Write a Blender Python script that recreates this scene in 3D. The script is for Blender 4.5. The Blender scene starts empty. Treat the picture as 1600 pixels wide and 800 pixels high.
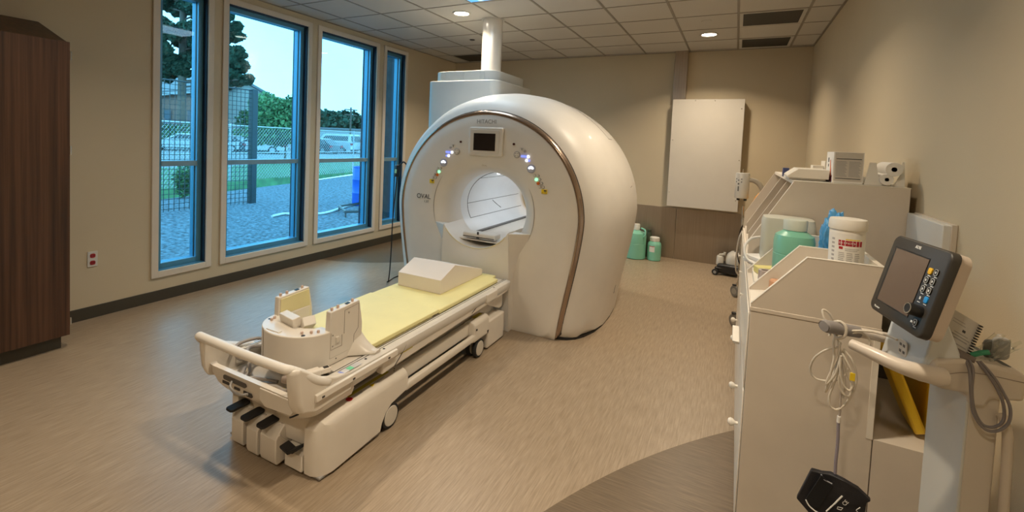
import bpy, bmesh, math, random
import numpy as np
from mathutils import Vector, Matrix
random.seed(7)
SC = bpy.context.scene
COL = SC.collection
PI = math.pi
# ------------------------------------------------------------------ camera
CAM_F, CAM_PX, CAM_PY, CAM_YAW, CAM_PITCH, CAM_ROLL, CAM_H = 727.5, 765.25, 256.65, 0.48523, 0.04766, -0.04296, 1.605
cy_, sy_ = math.cos(CAM_YAW), math.sin(CAM_YAW)
fwd = Vector((-sy_*math.cos(CAM_PITCH), cy_*math.cos(CAM_PITCH), -math.sin(CAM_PITCH)))
r0 = Vector((cy_, sy_, 0.0)); d0 = fwd.cross(r0)
cr_, sr_ = math.cos(CAM_ROLL), math.sin(CAM_ROLL)
rgt = cr_*r0 + sr_*d0; dwn = -sr_*r0 + cr_*d0
cam_data = bpy.data.cameras.new('camera')
cam_data.sensor_width = 36.0
cam_data.lens = 36.0*CAM_F/1600.0
cam_data.shift_x = (800-CAM_PX)/1600.0
cam_data.shift_y = -(400-CAM_PY)/1600.0
cam_data.clip_start = 0.05; cam_data.clip_end = 500
cam = bpy.data.objects.new('camera', cam_data); COL.objects.link(cam)
M = Matrix.Identity(4)
for i, v in enumerate((rgt, -dwn, -fwd)):
    for j in range(3): M[j][i] = v[j]
M[2][3] = CAM_H
cam.matrix_world = M
SC.camera = cam
# ------------------------------------------------------------------ world, exposure, lights
SC.view_settings.view_transform = 'Standard'; SC.view_settings.look = 'None'
SC.view_settings.gamma = 1.0; SC.view_settings.use_curve_mapping = False
SC.view_settings.exposure = 0.0
SKY_STRENGTH = 5.0
DOWNLIGHT_W = 19.0
TROFFER_W = 11.0
W = bpy.data.worlds.new('overcast_sky'); SC.world = W; W.use_nodes = True
wn, wl = W.node_tree.nodes, W.node_tree.links
bg = wn['Background']; bg.inputs['Strength'].default_value = SKY_STRENGTH
tc = wn.new('ShaderNodeTexCoord'); nz = wn.new('ShaderNodeTexNoise'); nz.inputs['Scale'].default_value = 2.2; nz.inputs['Detail'].default_value = 5
cr = wn.new('ShaderNodeValToRGB'); cr.color_ramp.elements[0].position = .35; cr.color_ramp.elements[0].color = (.84, .76, .88, 1)
cr.color_ramp.elements[1].position = .62; cr.color_ramp.elements[1].color = (1.12, .96, 1, 1)
wl.new(tc.outputs['Generated'], nz.inputs['Vector']); wl.new(nz.outputs['Fac'], cr.inputs['Fac']); wl.new(cr.outputs['Color'], bg.inputs['Color'])

# room: X right, Y away along the right wall, Z up
XL, XR, YB, YF, ZC = -4.66, 0.81, 7.34, -1.9, 3.03
GX, GY, TS = -1.2838, 6.6456, 0.6096        # ceiling grid origin and tile size

def area(name, loc, rot, sx, sy, watt, color, shape='RECTANGLE', spread=PI):
    l = bpy.data.lights.new(name, 'AREA'); l.shape = shape; l.size = sx
    if shape == 'RECTANGLE': l.size_y = sy
    l.energy = watt; l.color = color; l.spread = spread
    o = bpy.data.objects.new(name, l); o.location = loc; o.rotation_euler = rot; COL.objects.link(o); return o
# ------------------------------------------------------------------ helpers
def tag(o, label=None, cat=None, group=None, kind=None):
    if label: o['label'] = label
    if cat: o['category'] = cat
    if group: o['group'] = group
    if kind: o['kind'] = kind
    return o
def thing(name, label, cat, loc=(0, 0, 0), group=None):
    o = bpy.data.objects.new(name, None); o.empty_display_size = .05; o.location = loc; COL.objects.link(o)
    return tag(o, label, cat, group)
MATS = {}
def mat(name, col, rough=.5, metal=0., var=.06, nscale=6., bump=0., bscale=60., emit=None, estr=0., coat=0., alpha=1., trans=0., spec=.5, stretch=None, sss=0.):
    if name in MATS: return MATS[name]
    m = bpy.data.materials.new(name); m.use_nodes = True; MATS[name] = m
    n, l = m.node_tree.nodes, m.node_tree.links; b = n['Principled BSDF']
    b.inputs['Roughness'].default_value = rough; b.inputs['Metallic'].default_value = metal
    b.inputs['Coat Weight'].default_value = coat; b.inputs['Alpha'].default_value = alpha
    b.inputs['Transmission Weight'].default_value = trans; b.inputs['Specular IOR Level'].default_value = spec
    t = n.new('ShaderNodeTexCoord'); mp = n.new('ShaderNodeMapping'); l.new(t.outputs['Object'], mp.inputs['Vector'])
    if stretch: mp.inputs['Scale'].default_value = stretch
    z = n.new('ShaderNodeTexNoise'); z.inputs['Scale'].default_value = nscale; z.inputs['Detail'].default_value = 4; l.new(mp.outputs['Vector'], z.inputs['Vector'])
    r = n.new('ShaderNodeValToRGB'); r.color_ramp.elements[0].position = .3; r.color_ramp.elements[1].position = .7
    c = Vector(col[:3]); lo = c*(1-var); hi = c*(1+var)
    r.color_ramp.elements[0].color = (*lo, 1); r.color_ramp.elements[1].color = (min(hi[0], 1), min(hi[1], 1), min(hi[2], 1), 1)
    l.new(z.outputs['Fac'], r.inputs['Fac']); l.new(r.outputs['Color'], b.inputs['Base Color'])
    if bump:
        z2 = n.new('ShaderNodeTexNoise'); z2.inputs['Scale'].default_value = bscale; l.new(mp.outputs['Vector'], z2.inputs['Vector'])
        bp = n.new('ShaderNodeBump'); bp.inputs['Strength'].default_value = bump; bp.inputs['Distance'].default_value = .01
        l.new(z2.outputs['Fac'], bp.inputs['Height']); l.new(bp.outputs['Normal'], b.inputs['Normal'])
    if emit:
        b.inputs['Emission Color'].default_value = (*emit, 1); b.inputs['Emission Strength'].default_value = estr
    return m

class B:
    """collects shapes into one mesh, world coordinates"""
    def __init__(s): s.bm = bmesh.new(); s.T = None
    def v(s, p):
        p = Vector(p); return s.bm.verts.new(s.T @ p if s.T else p)
    def quad(s, *ps):
        return s.bm.faces.new([s.v(p) for p in ps])
    def box(s, a, b):
        x0, y0, z0 = a; x1, y1, z1 = b
        if x0 > x1: x0, x1 = x1, x0
        if y0 > y1: y0, y1 = y1, y0
        if z0 > z1: z0, z1 = z1, z0
        V = [s.v(p) for p in ((x0,y0,z0),(x1,y0,z0),(x1,y1,z0),(x0,y1,z0),(x0,y0,z1),(x1,y0,z1),(x1,y1,z1),(x0,y1,z1))]
        for f in ((3,2,1,0),(4,5,6,7),(0,1,5,4),(1,2,6,5),(2,3,7,6),(3,0,4,7)): s.bm.faces.new([V[i] for i in f])
        return s
    def obox(s, c, ax, ay, az):
        """oriented box: centre and three half-axis vectors"""
        c, ax, ay, az = map(Vector, (c, ax, ay, az))
        V = [s.v(c + i*ax + j*ay + k*az) for k in (-1, 1) for j in (-1, 1) for i in (-1, 1)]
        fl = ax.cross(ay).dot(az) < 0
        for f in ((0,2,3,1),(4,5,7,6),(0,1,5,4),(1,3,7,5),(3,2,6,7),(2,0,4,6)):
            q = [V[i] for i in f]
            s.bm.faces.new(q[::-1] if fl else q)
        return s
    def rings(s, R, caps=True, closed=True):
        VR = [[s.v(p) for p in r] for r in R]; n = len(R[0])
        for a, b in zip(VR, VR[1:]):
            for i in range(n if closed else n-1):
                j = (i+1) % n
                try: s.bm.faces.new((a[i], a[j], b[j], b[i]))
                except ValueError: pass
        if caps and closed:
            for r in (VR[0][::-1], VR[-1]):
                try: s.bm.faces.new(r)
                except ValueError: pass
        return s
    def prism(s, poly, d):
        """extrude a polygon (3D points) by vector d"""
        d = Vector(d); a = [Vector(p) for p in poly]; return s.rings([a, [p + d for p in a]])
    def cyl(s, p0, p1, r0, r1=None, n=20):
        r1 = r0 if r1 is None else r1
        p0, p1 = Vector(p0), Vector(p1); ax = (p1-p0).normalized()
        u = ax.orthogonal().normalized(); w = ax.cross(u)
        return s.rings([[p + r*(math.cos(2*PI*i/n)*u + math.sin(2*PI*i/n)*w) for i in range(n)] for p, r in ((p0, r0), (p1, r1))])
    def lathe(s, c, prof, n=28, ax=(0, 0, 1)):
        c = Vector(c); ax = Vector(ax).normalized(); u = ax.orthogonal().normalized(); w = ax.cross(u)
        return s.rings([[c + h*ax + max(r, 1e-4)*(math.cos(2*PI*i/n)*u + math.sin(2*PI*i/n)*w) for i in range(n)] for r, h in prof])
    def tube(s, pts, r, n=10, smooth=6, flat=1.0):
        P = [Vector(p) for p in pts]
        if smooth and len(P) > 2:
            Q = []; E = [2*P[0]-P[1]] + P + [2*P[-1]-P[-2]]
            for i in range(1, len(E)-2):
                for k in range(smooth):
                    t = k/smooth; a, b, c, d = E[i-1:i+3]
                    Q.append(.5*((2*b) + (c-a)*t + (2*a-5*b+4*c-d)*t*t + (3*b-a-3*c+d)*t**3))
            P = Q + [P[-1]]
        rr = r if hasattr(r, '__len__') else None
        R = []; u = None
        for i, p in enumerate(P):
            t = (P[min(i+1, len(P)-1)] - P[max(i-1, 0)]).normalized()
            u = (t.orthogonal() if u is None else u - u.dot(t)*t).normalized(); w = t.cross(u)
            q = r if rr is None else float(np.interp(i/(len(P)-1), np.linspace(0, 1, len(rr)), rr))
            R.append([p + q*(math.cos(2*PI*k/n)*u + flat*math.sin(2*PI*k/n)*w) for k in range(n)])
        return s.rings(R)
    def ob(s, name, m, parent=None, bevel=0., seg=2, smooth=True, label=None, ang=35, sub=0):
        me = bpy.data.meshes.new(name)
        bmesh.ops.remove_doubles(s.bm, verts=s.bm.verts, dist=1e-5)
        bmesh.ops.recalc_face_normals(s.bm, faces=s.bm.faces)
        s.bm.to_mesh(me); s.bm.free()
        return link(name, me, m, parent, bevel, seg, smooth, label, ang, sub)
def root_loc(p):
    L = Vector((0, 0, 0))
    while p is not None: L += p.location; p = p.parent
    return L
def link(name, me, m, parent=None, bevel=0., seg=2, smooth=True, label=None, ang=35, sub=0):
    if m: me.materials.append(m)
    o = bpy.data.objects.new(name, me); COL.objects.link(o)
    if parent:
        o.parent = parent; L = root_loc(parent)
        me.transform(Matrix.Translation(-L))
    else:
        # origin at the base of the thing
        if len(me.vertices):
            co = np.empty(len(me.vertices)*3, dtype=np.float32); me.vertices.foreach_get('co', co); co = co.reshape(-1, 3)
            c = (co.min(0)+co.max(0))/2; b = Vector((float(c[0]), float(c[1]), float(co[:, 2].min())))
            me.transform(Matrix.Translation(-b)); o.location = b
    if smooth:
        me.shade_smooth()
        if ang < 180: me.set_sharp_from_angle(angle=math.radians(ang))
    if bevel:
        md = o.modifiers.new('bevel', 'BEVEL'); md.width = bevel; md.segments = seg; md.limit_method = 'ANGLE'; md.angle_limit = math.radians(40); md.harden_normals = False
    if sub:
        md = o.modifiers.new('sub', 'SUBSURF'); md.levels = sub; md.render_levels = sub
    if label: o['label'] = label
    return o
def copy_tree(o, parent=None, off=None, label=None):
    c = o.copy(); COL.objects.link(c); c.parent = parent
    if off is not None: c.location = o.location + Vector(off)
    if label: c['label'] = label
    for ch in list(o.children): copy_tree(ch, c)
    return c
def text(body, size, loc, R, U, m, parent, name='lettering', bold=0., align='CENTER', label=None, squeeze=1.0):
    cu = bpy.data.curves.new(name, 'FONT'); cu.body = body; cu.size = size; cu.align_x = align; cu.align_y = 'CENTER'; cu.extrude = .0004; cu.offset = bold
    to = bpy.data.objects.new(name, cu); COL.objects.link(to)
    dg = bpy.context.evaluated_depsgraph_get(); me = bpy.data.meshes.new_from_object(to.evaluated_get(dg))
    bpy.data.objects.remove(to); bpy.data.curves.remove(cu)
    R = Vector(R).normalized(); U = Vector(U); U = (U - U.dot(R)*R).normalized(); N = R.cross(U)
    T = Matrix(((R[0]*squeeze, U[0], N[0], loc[0]), (R[1]*squeeze, U[1], N[1], loc[1]), (R[2]*squeeze, U[2], N[2], loc[2]), (0, 0, 0, 1)))
    me.transform(T); me.name = name
    return link(name, me, m, parent, smooth=False, label=label)
def rrect(c, R, U, w, h, r, k=5):
    """rounded rectangle outline in plane (R,U)"""
    c, R, U = Vector(c), Vector(R), Vector(U); P = []
    for sx, sy, a0 in ((1, 1, 0), (-1, 1, 90), (-1, -1, 180), (1, -1, 270)):
        for i in range(k+1):
            a = math.radians(a0 + 90*i/k)
            P.append(c + R*(sx*(w/2-r) + r*math.cos(a)) + U*(sy*(h/2-r) + r*math.sin(a)))
    return P
def ray(px, py):
    """direction of a photo pixel in the world, used to survey positions"""
    return ((px-CAM_PX)/CAM_F*rgt + (py-CAM_PY)/CAM_F*dwn + fwd)
def at_z(px, py, z): d = ray(px, py); return Vector((0, 0, CAM_H)) + d*((z-CAM_H)/d.z)
def at_y(px, py, y): d = ray(px, py); return Vector((0, 0, CAM_H)) + d*(y/d.y)
def at_x(px, py, x): d = ray(px, py); return Vector((0, 0, CAM_H)) + d*(x/d.x)
def at_q(px, py, q): return Vector((0, 0, CAM_H)) + ray(px, py)*q

# ------------------------------------------------------------------ shared materials
WHITE = mat('gantry_white_plastic', (.77, .735, .675), .44, var=.02, coat=.06)
WHITE2 = mat('cream_plastic', (.71, .66, .585), .36, var=.03, coat=.15)
WHITE3 = mat('matt_cream_plastic', (.68, .63, .55), .5, var=.03)
LAM = mat('cream_laminate', (.66, .59, .50), .5, var=.03)
LAMW = mat('white_laminate_edge', (.82, .77, .68), .4, var=.03)
BLACK = mat('black_plastic', (.012, .012, .013), .4, var=.2)
BLACKR = mat('black_rubber', (.015, .015, .015), .7, var=.2)
DARK = mat('dark_seam', (.05, .045, .04), .6)
GREY = mat('grey_plastic', (.3, .29, .28), .5)
GREYD = mat('dark_grey_plastic', (.13, .125, .12), .5)
CHROME = mat('chrome', (.75, .74, .72), .12, metal=1.)
STEEL = mat('brushed_steel', (.50, .43, .36), .3, metal=1., var=.12, nscale=3., stretch=(40, 40, .6), bump=.05)
PAPER = mat('white_paper', (.8, .78, .74), .7, var=.02)
INK = mat('dark_print', (.06, .06, .06), .6)
INKG = mat('grey_print', (.32, .31, .3), .6)
RED = mat('red_print', (.45, .015, .02), .5)
YEL = mat('yellow_sticker', (.85, .62, .02), .5)
GREENP = mat('green_print', (.05, .45, .15), .5)
BLUEP = mat('blue_print', (.08, .12, .6), .5)
# ================================================================== ROOM
wallm = mat('beige_wall_paint', (.55, .465, .325), .72, var=.025, nscale=1.5, bump=.06, bscale=180)
# --- floor: light sheet vinyl with curved inlays of a darker one
def floor_mat():
    m = bpy.data.materials.new('sheet_vinyl'); m.use_nodes = True; n, l = m.node_tree.nodes, m.node_tree.links; b = n['Principled BSDF']
    geo = n.new('ShaderNodeNewGeometry'); sep = n.new('ShaderNodeSeparateXYZ'); l.new(geo.outputs['Position'], sep.inputs[0])
    def streak(sc, c0, c1):
        mp = n.new('ShaderNodeMapping'); mp.inputs['Scale'].default_value = sc; l.new(geo.outputs['Position'], mp.inputs['Vector'])
        z = n.new('ShaderNodeTexNoise'); z.inputs['Scale'].default_value = 1; z.inputs['Detail'].default_value = 4; z.inputs['Roughness'].default_value = .6; l.new(mp.outputs['Vector'], z.inputs['Vector'])
        r = n.new('ShaderNodeValToRGB'); r.color_ramp.elements[0].position = .3; r.color_ramp.elements[1].position = .7
        r.color_ramp.elements[0].color = (*c0, 1); r.color_ramp.elements[1].color = (*c1, 1); l.new(z.outputs['Fac'], r.inputs['Fac']); return r.outputs['Color']
    light = streak((140, 7, 1), (.262, .197, .130), (.410, .320, .226))
    dark = streak((6, 150, 1), (.100, .070, .041), (.200, .144, .089))
    def circle(cx, cy, rad):
        v = n.new('ShaderNodeVectorMath'); v.operation = 'DISTANCE'; v.inputs[1].default_value = (cx, cy, 0); l.new(geo.outputs['Position'], v.inputs[0])
        c = n.new('ShaderNodeMath'); c.operation = 'LESS_THAN'; c.inputs[1].default_value = rad; l.new(v.outputs['Value'], c.inputs[0]); return c.outputs[0]
    mx = n.new('ShaderNodeMath'); mx.operation = 'MAXIMUM'; l.new(circle(3.112, .241, 4.103), mx.inputs[0]); l.new(circle(-4.96, 5.872, 1.637), mx.inputs[1])
    mix = n.new('ShaderNodeMix'); mix.data_type = 'RGBA'; l.new(mx.outputs[0], mix.inputs['Factor']); l.new(light, mix.inputs['A']); l.new(dark, mix.inputs['B'])
    l.new(mix.outputs['Result'], b.inputs['Base Color'])
    z2 = n.new('ShaderNodeTexNoise'); z2.inputs['Scale'].default_value = 90; l.new(geo.outputs['Position'], z2.inputs['Vector'])
    mr = n.new('ShaderNodeMapRange'); mr.inputs['To Min'].default_value = .30; mr.inputs['To Max'].default_value = .42; l.new(z2.outputs['Fac'], mr.inputs['Value']); l.new(mr.outputs[0], b.inputs['Roughness'])
    bp = n.new('ShaderNodeBump'); bp.inputs['Strength'].default_value = .12; bp.inputs['Distance'].default_value = .002; l.new(z2.outputs['Fac'], bp.inputs['Height']); l.new(bp.outputs['Normal'], b.inputs['Normal'])
    return m
def struct(b, name, m, **k):
    o = b.ob(name, m, **k); o['kind'] = 'structure'; return o
struct(B().box((XL-.25, YF-.2, -.2), (XR+.2, YB+.2, 0)), 'floor', floor_mat(), smooth=False)
# walls
struct(B().box((XR, YF-.2, 0), (XR+.2, YB+.2, ZC+.3)), 'wall_right', wallm, smooth=False)
struct(B().box((XL-.25, YB, 0), (XR, YB+.2, ZC+.3)), 'wall_back', wallm, smooth=False)
struct(B().box((XL-.25, YF-.2, 0), (XR, YF, ZC+.3)), 'wall_front', wallm, smooth=False)
WIN = [(2.285, 2.835), (2.925, 4.04), (4.13, 5.253), (5.352, 5.912)]
WZ0, WZ1, TR = .222, 2.958, .058
b = B(); ys = YF
for a, c in WIN:
    b.box((XL-.25, ys, 0), (XL, a+TR-.01, ZC+.3)); ys = c-TR+.01
    b.box((XL-.25, a+TR-.01, 0), (XL, ys, WZ0+TR-.01)); b.box((XL-.25, a+TR-.01, WZ1-TR+.01), (XL, ys, ZC+.3))
b.box((XL-.25, ys, 0), (XL, YB, ZC+.3))
struct(b, 'wall_left', wallm, smooth=False)
# ceiling of mineral fibre tiles in a metal grid
tile = mat('ceiling_tile', (.50, .475, .43), .85, var=.05, nscale=300., bump=.15, bscale=260)
struct(B().box((XL, YF, ZC), (XR, YB, ZC+.04)), 'ceiling', tile, smooth=False)
b = B(); tb = mat('ceiling_grid_bars', (.24, .21, .17), .5)
for i in range(-6, 4):
    x = GX + TS*i
    if XL < x < XR: b.box((x-.012, YF, ZC-.004), (x+.012, YB, ZC+.005))
for j in range(-14, 2):
    y = GY + TS*j
    if YF < y < YB: b.box((XL, y-.008, ZC-.0035), (XR, y+.008, ZC+.005))
b.box((XL, YB-.02, ZC-.006), (XR, YB, ZC)); b.box((XL, YF, ZC-.006), (XL+.02, YB, ZC)); b.box((XR-.02, YF, ZC-.006), (XR, YB, ZC))
struct(b, 'trim_1', tb, smooth=False)
# baseboards
bbm = mat('dark_vinyl_baseboard', (.052, .044, .03), .45, var=.05)
struct(B().box((XL, YF, 0), (XL+.01, YB, .102)), 'baseboard_left', bbm, bevel=.003)
struct(B().box((XR-.01, YF, 0), (XR, YB, .102)), 'baseboard_right', bbm, bevel=.003)
struct(B().box((XL, YB-.01, 0), (-2.6, YB, .102)), 'baseboard_back', bbm, bevel=.003)
# steel wainscot on the back wall, in sheets
b = B()
for x0, x1 in ((-2.6, -1.95), (-1.945, -.728), (-.722, .12)): b.box((x0, YB-.014, 0), (x1, YB, .755))
struct(b, 'trim_2', mat('steel_wainscot', (.36, .30, .235), .33, metal=.75, var=.08, nscale=2.5, stretch=(30, 1, .5)), bevel=.002)
# windows
alum = mat('skylight_blue_aluminium', (.10, .30, .44), .38, metal=.35, var=.04)  # blue cast of the sky light is put into the frame and sill colour
alumd = mat('shaded_reveal', (.010, .022, .045), .5, var=.05)  # dark navy carries the shade on reveal faces turned away from the light
trimm = mat('window_trim_paint', (.66, .59, .50), .45, var=.02)
def glass_mat():
    m = bpy.data.materials.new('blue_tinted_glass'); m.use_nodes = True; n, l = m.node_tree.nodes, m.node_tree.links; n.clear()
    out = n.new('ShaderNodeOutputMaterial'); mx = n.new('ShaderNodeMixShader'); tr = n.new('ShaderNodeBsdfTransparent'); gl = n.new('ShaderNodeBsdfGlossy')
    lw0 = n.new('ShaderNodeLayerWeight'); lw0.inputs['Blend'].default_value = .5; pw = n.new('ShaderNodeMath'); pw.operation = 'POWER'; pw.inputs[1].default_value = 4.5; l.new(lw0.outputs['Facing'], pw.inputs[0]); lw = n.new('ShaderNodeMath'); lw.operation = 'MULTIPLY_ADD'; lw.inputs[1].default_value = .9; lw.inputs[2].default_value = .035; l.new(pw.outputs[0], lw.inputs[0])
    nz = n.new('ShaderNodeTexNoise'); nz.inputs['Scale'].default_value = .7; rp = n.new('ShaderNodeValToRGB'); rp.color_ramp.elements[0].color = (.36, .74, .90, 1); rp.color_ramp.elements[1].color = (.40, .78, .93, 1)
    l.new(nz.outputs['Fac'], rp.inputs['Fac']); l.new(rp.outputs['Color'], tr.inputs['Color']); gl.inputs['Roughness'].default_value = .01
    l.new(lw.outputs[0], mx.inputs[0]); l.new(tr.outputs[0], mx.inputs[1]); l.new(gl.outputs[0], mx.inputs[2]); l.new(mx.outputs[0], out.inputs[0]); return m
glassm = glass_mat()
for k, (a, c) in enumerate(WIN):
    w = thing('window_%d' % (k+1), None, None, (XL, (a+c)/2, WZ0)); w['kind'] = 'structure'
    # interior picture-frame trim
    b = B(); y0, y1, z0, z1 = a, c, WZ0, WZ1
    for (ya, yb, za, zb) in ((y0, y0+TR, z0, z1), (y1-TR, y1, z0, z1), (y0+TR, y1-TR, z0, z0+TR), (y0+TR, y1-TR, z1-TR, z1)): b.box((XL, ya, za), (XL+.019, yb, zb))
    b.ob('window_trim', trimm, w, bevel=.004)
    i0, i1, j0, j1 = a+TR, c-TR, WZ0+TR, WZ1-TR
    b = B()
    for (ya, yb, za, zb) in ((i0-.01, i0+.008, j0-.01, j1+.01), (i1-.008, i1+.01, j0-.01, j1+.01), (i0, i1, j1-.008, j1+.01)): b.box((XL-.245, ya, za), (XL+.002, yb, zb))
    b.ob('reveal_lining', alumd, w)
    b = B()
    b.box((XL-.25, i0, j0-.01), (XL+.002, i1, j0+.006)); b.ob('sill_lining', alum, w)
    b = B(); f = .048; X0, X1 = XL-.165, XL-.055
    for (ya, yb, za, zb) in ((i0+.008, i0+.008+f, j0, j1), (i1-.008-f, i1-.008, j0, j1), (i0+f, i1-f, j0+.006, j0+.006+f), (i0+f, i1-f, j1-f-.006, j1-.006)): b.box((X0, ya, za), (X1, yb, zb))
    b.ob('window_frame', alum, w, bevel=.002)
    B().box((X0+.01, i0+f, 1.247), (X1-.0, i1-f, 1.297))  .ob('transom', mat('transom_aluminium', (.22, .36, .44), .4, metal=.3), w, bevel=.002)
    B().box((X0+.065, i0+f-.004, j0+f-.004), (X0+.071, i1-f+.004, j1-f+.004)).ob('window_pane', glassm, w, smooth=False)
    b = B()
    for (ya, yb, za, zb) in ((i0+f, i0+f+.007, j0+f, j1-f), (i1-f-.012, i1-f, j0+f, j1-f)): b.box((X0+.062, ya, za), (X0+.078, yb, zb))
    b.ob('glazing_gasket', BLACK, w, smooth=False)
# ---- red receptacles on the left wall
o = thing('wall_outlet', 'white wall outlet plate with two dark red receptacles left of the windows', 'outlet', (XL, 1.851, .43))
B().box((XL, 1.816, .432), (XL+.008, 1.886, .560)).ob('cover_plate', mat('outlet_plate', (.6, .58, .54), .35), o, bevel=.003)
for z in (.467, .525):
    rc = B().prism(rrect((XL+.007, 1.851, z), (0, 1, 0), (0, 0, 1), .036, .034, .012), (.005, 0, 0)).ob('receptacle', mat('red_receptacle', (.30, .01, .015), .35), o)
    bb = B()
    for dy in (-.007, .007): bb.box((XL+.0115, 1.851+dy-.0015, z-.005), (XL+.0125, 1.851+dy+.0015, z+.006))
    bb.ob('slots', BLACK, rc, smooth=False)
# ---- brown wood cabinet
def wood():
    m = bpy.data.materials.new('walnut_laminate'); m.use_nodes = True; n, l = m.node_tree.nodes, m.node_tree.links; b = n['Principled BSDF']; b.inputs['Roughness'].default_value = .42
    g = n.new('ShaderNodeNewGeometry'); mp = n.new('ShaderNodeMapping'); mp.inputs['Scale'].default_value = (26, 26, .4); l.new(g.outputs['Position'], mp.inputs['Vector'])
    z = n.new('ShaderNodeTexNoise'); z.inputs['Scale'].default_value = 1.6; z.inputs['Detail'].default_value = 8; z.inputs['Roughness'].default_value = .65; l.new(mp.outputs['Vector'], z.inputs['Vector'])
    r = n.new('ShaderNodeValToRGB'); e = r.color_ramp.elements; e[0].position = .3; e[0].color = (.026, .011, .005, 1); e[1].position = .72; e[1].color = (.125, .058, .030, 1)
    k = e.new(.5); k.color = (.070, .030, .0145, 1); l.new(z.outputs['Fac'], r.inputs['Fac']); l.new(r.outputs['Color'], b.inputs['Base Color']); return m
woodm = wood()
CX = -4.13; CY = 1.515
cab = thing('tall_cabinet', 'tall brown wood-grain cabinet with sloped top at the left edge', 'cabinet', (-4.4, .9, 0))
B().prism([(XL+.012, -.1, .1), (CX-.02, -.1, .1), (CX-.02, -.1, 2.165), (XL+.012, -.1, 2.355)], (0, CY+.1, 0)).ob('body', woodm, cab, bevel=.002)
for ya, yb in ((.58, CY-.003), (-.1, .575)):
    d = B().box((CX-.019, ya, .102), (CX, yb, 2.172)).ob('door', woodm, cab, bevel=.002)
    if ya > .5:
        B().tube([(CX, .63, 1.0), (CX+.03, .63, 1.0), (CX+.03, .63, 1.16), (CX, .63, 1.16)], .005, smooth=0).ob('door_handle', CHROME, d)
    for z in (.19, 1.42, 2.08):
        B().cyl((CX-.012, yb+.006 if ya > .5 else ya-.004, z-.03), (CX-.012, yb+.006 if ya > .5 else ya-.004, z+.03), .007, n=12).ob('hinge', CHROME, d)
B().box((XL+.012, -.09, 0), (CX-.065, CY-.03, .1)).ob('toe_kick', bbm, cab, smooth=False)
# ---- downlights
def downlight(x, y, label, k=1.0):
    t = thing('ceiling_light', label, 'ceiling light', (x, y, ZC), 'round recessed downlights in the ceiling')
    B().lathe((x, y, ZC), [(.105, -.001), (.105, -.006), (.095, -.009), (.084, -.006), (.084, -.001)], 36).ob('trim_ring', mat('downlight_ring', (.55, .52, .46), .4), t)
    B().lathe((x, y, ZC), [(.001, -.003), (.083, -.003), (.083, -.0015), (.001, -.0015)], 32).ob('lens', mat('lit_lens', (1, .95, .85), .5, emit=(1, .86, .66), estr=14.), t)
    l = area('downlight_lamp', (x, y, ZC-.012), (0, 0, 0), .15, .15, DOWNLIGHT_W*k, (1, .83, .62), 'DISK', math.radians(128))
    l.parent = t; l.location = (0, 0, -.012)
DL = [((-2.81, 4.5), 'round recessed downlight left of the white ceiling pipe'), ((-.38, 6.31), 'round recessed downlight near the dark vents at the right'),
      ((-3.07, 5.83), 'recessed downlight hidden behind the white ceiling pipe')]
for (x, y), lb in DL: downlight(x, y, lb, 1.4 if x > -1 else (.85 if y < 5 else 1.3))
for x, y, k in ((-2.81, 1.45, .85), (-.38, 3.9, 1.0), (-.38, 1.45, 1.3), (-2.81, -.6, .45), (-.38, -.8, 1.5)):
    downlight(x, y, 'recessed downlight overhead, out of the picture', k)
# ---- luminous sky panel just touching the top edge of the frame
t = thing('ceiling_light_panel', 'backlit blue and white cloud picture panel in the ceiling', 'ceiling light panel', (-2.2, 3.6, ZC))
def skypanel():
    m = bpy.data.materials.new('backlit_cloud_panel'); m.use_nodes = True; n, l = m.node_tree.nodes, m.node_tree.links; b = n['Principled BSDF']
    g = n.new('ShaderNodeNewGeometry'); z = n.new('ShaderNodeTexNoise'); z.inputs['Scale'].default_value = 7; z.inputs['Detail'].default_value = 5; l.new(g.outputs['Position'], z.inputs['Vector'])
    r = n.new('ShaderNodeValToRGB'); r.color_ramp.elements[0].position = .45; r.color_ramp.elements[0].color = (.05, .35, .75, 1); r.color_ramp.elements[1].position = .58; r.color_ramp.elements[1].color = (.8, .95, 1, 1)
    l.new(z.outputs['Fac'], r.inputs['Fac']); l.new(r.outputs['Color'], b.inputs['Emission Color']); b.inputs['Emission Strength'].default_value = 1.6; b.inputs['Base Color'].default_value = (.1, .1, .1, 1); return m
px0, px1, py1 = GX-2*TS+.012, GX-TS-.012, 4.165
B().box((px0, py1-1.195, ZC-.004), (px1, py1, ZC-.002)).ob('diffuser', skypanel(), t, smooth=False)
b = B()
for a, c in (((px0, py1-.0), (px1, py1+.02)), ((px0-.012, py1-1.2), (px0, py1+.02)), ((px1, py1-1.2), (px1+.012, py1+.02)), ((px0, py1-1.215), (px1, py1-1.195))): b.box((*a, ZC-.008), (*c, ZC-.001))
b.ob('frame', tb, t, smooth=False)
l = area('panel_lamp', (0, 0, 0), (0, 0, 0), .55, 1.15, TROFFER_W, (.72, .88, 1)); l.parent = t; l.location = (0, -.03, -.02)
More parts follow.
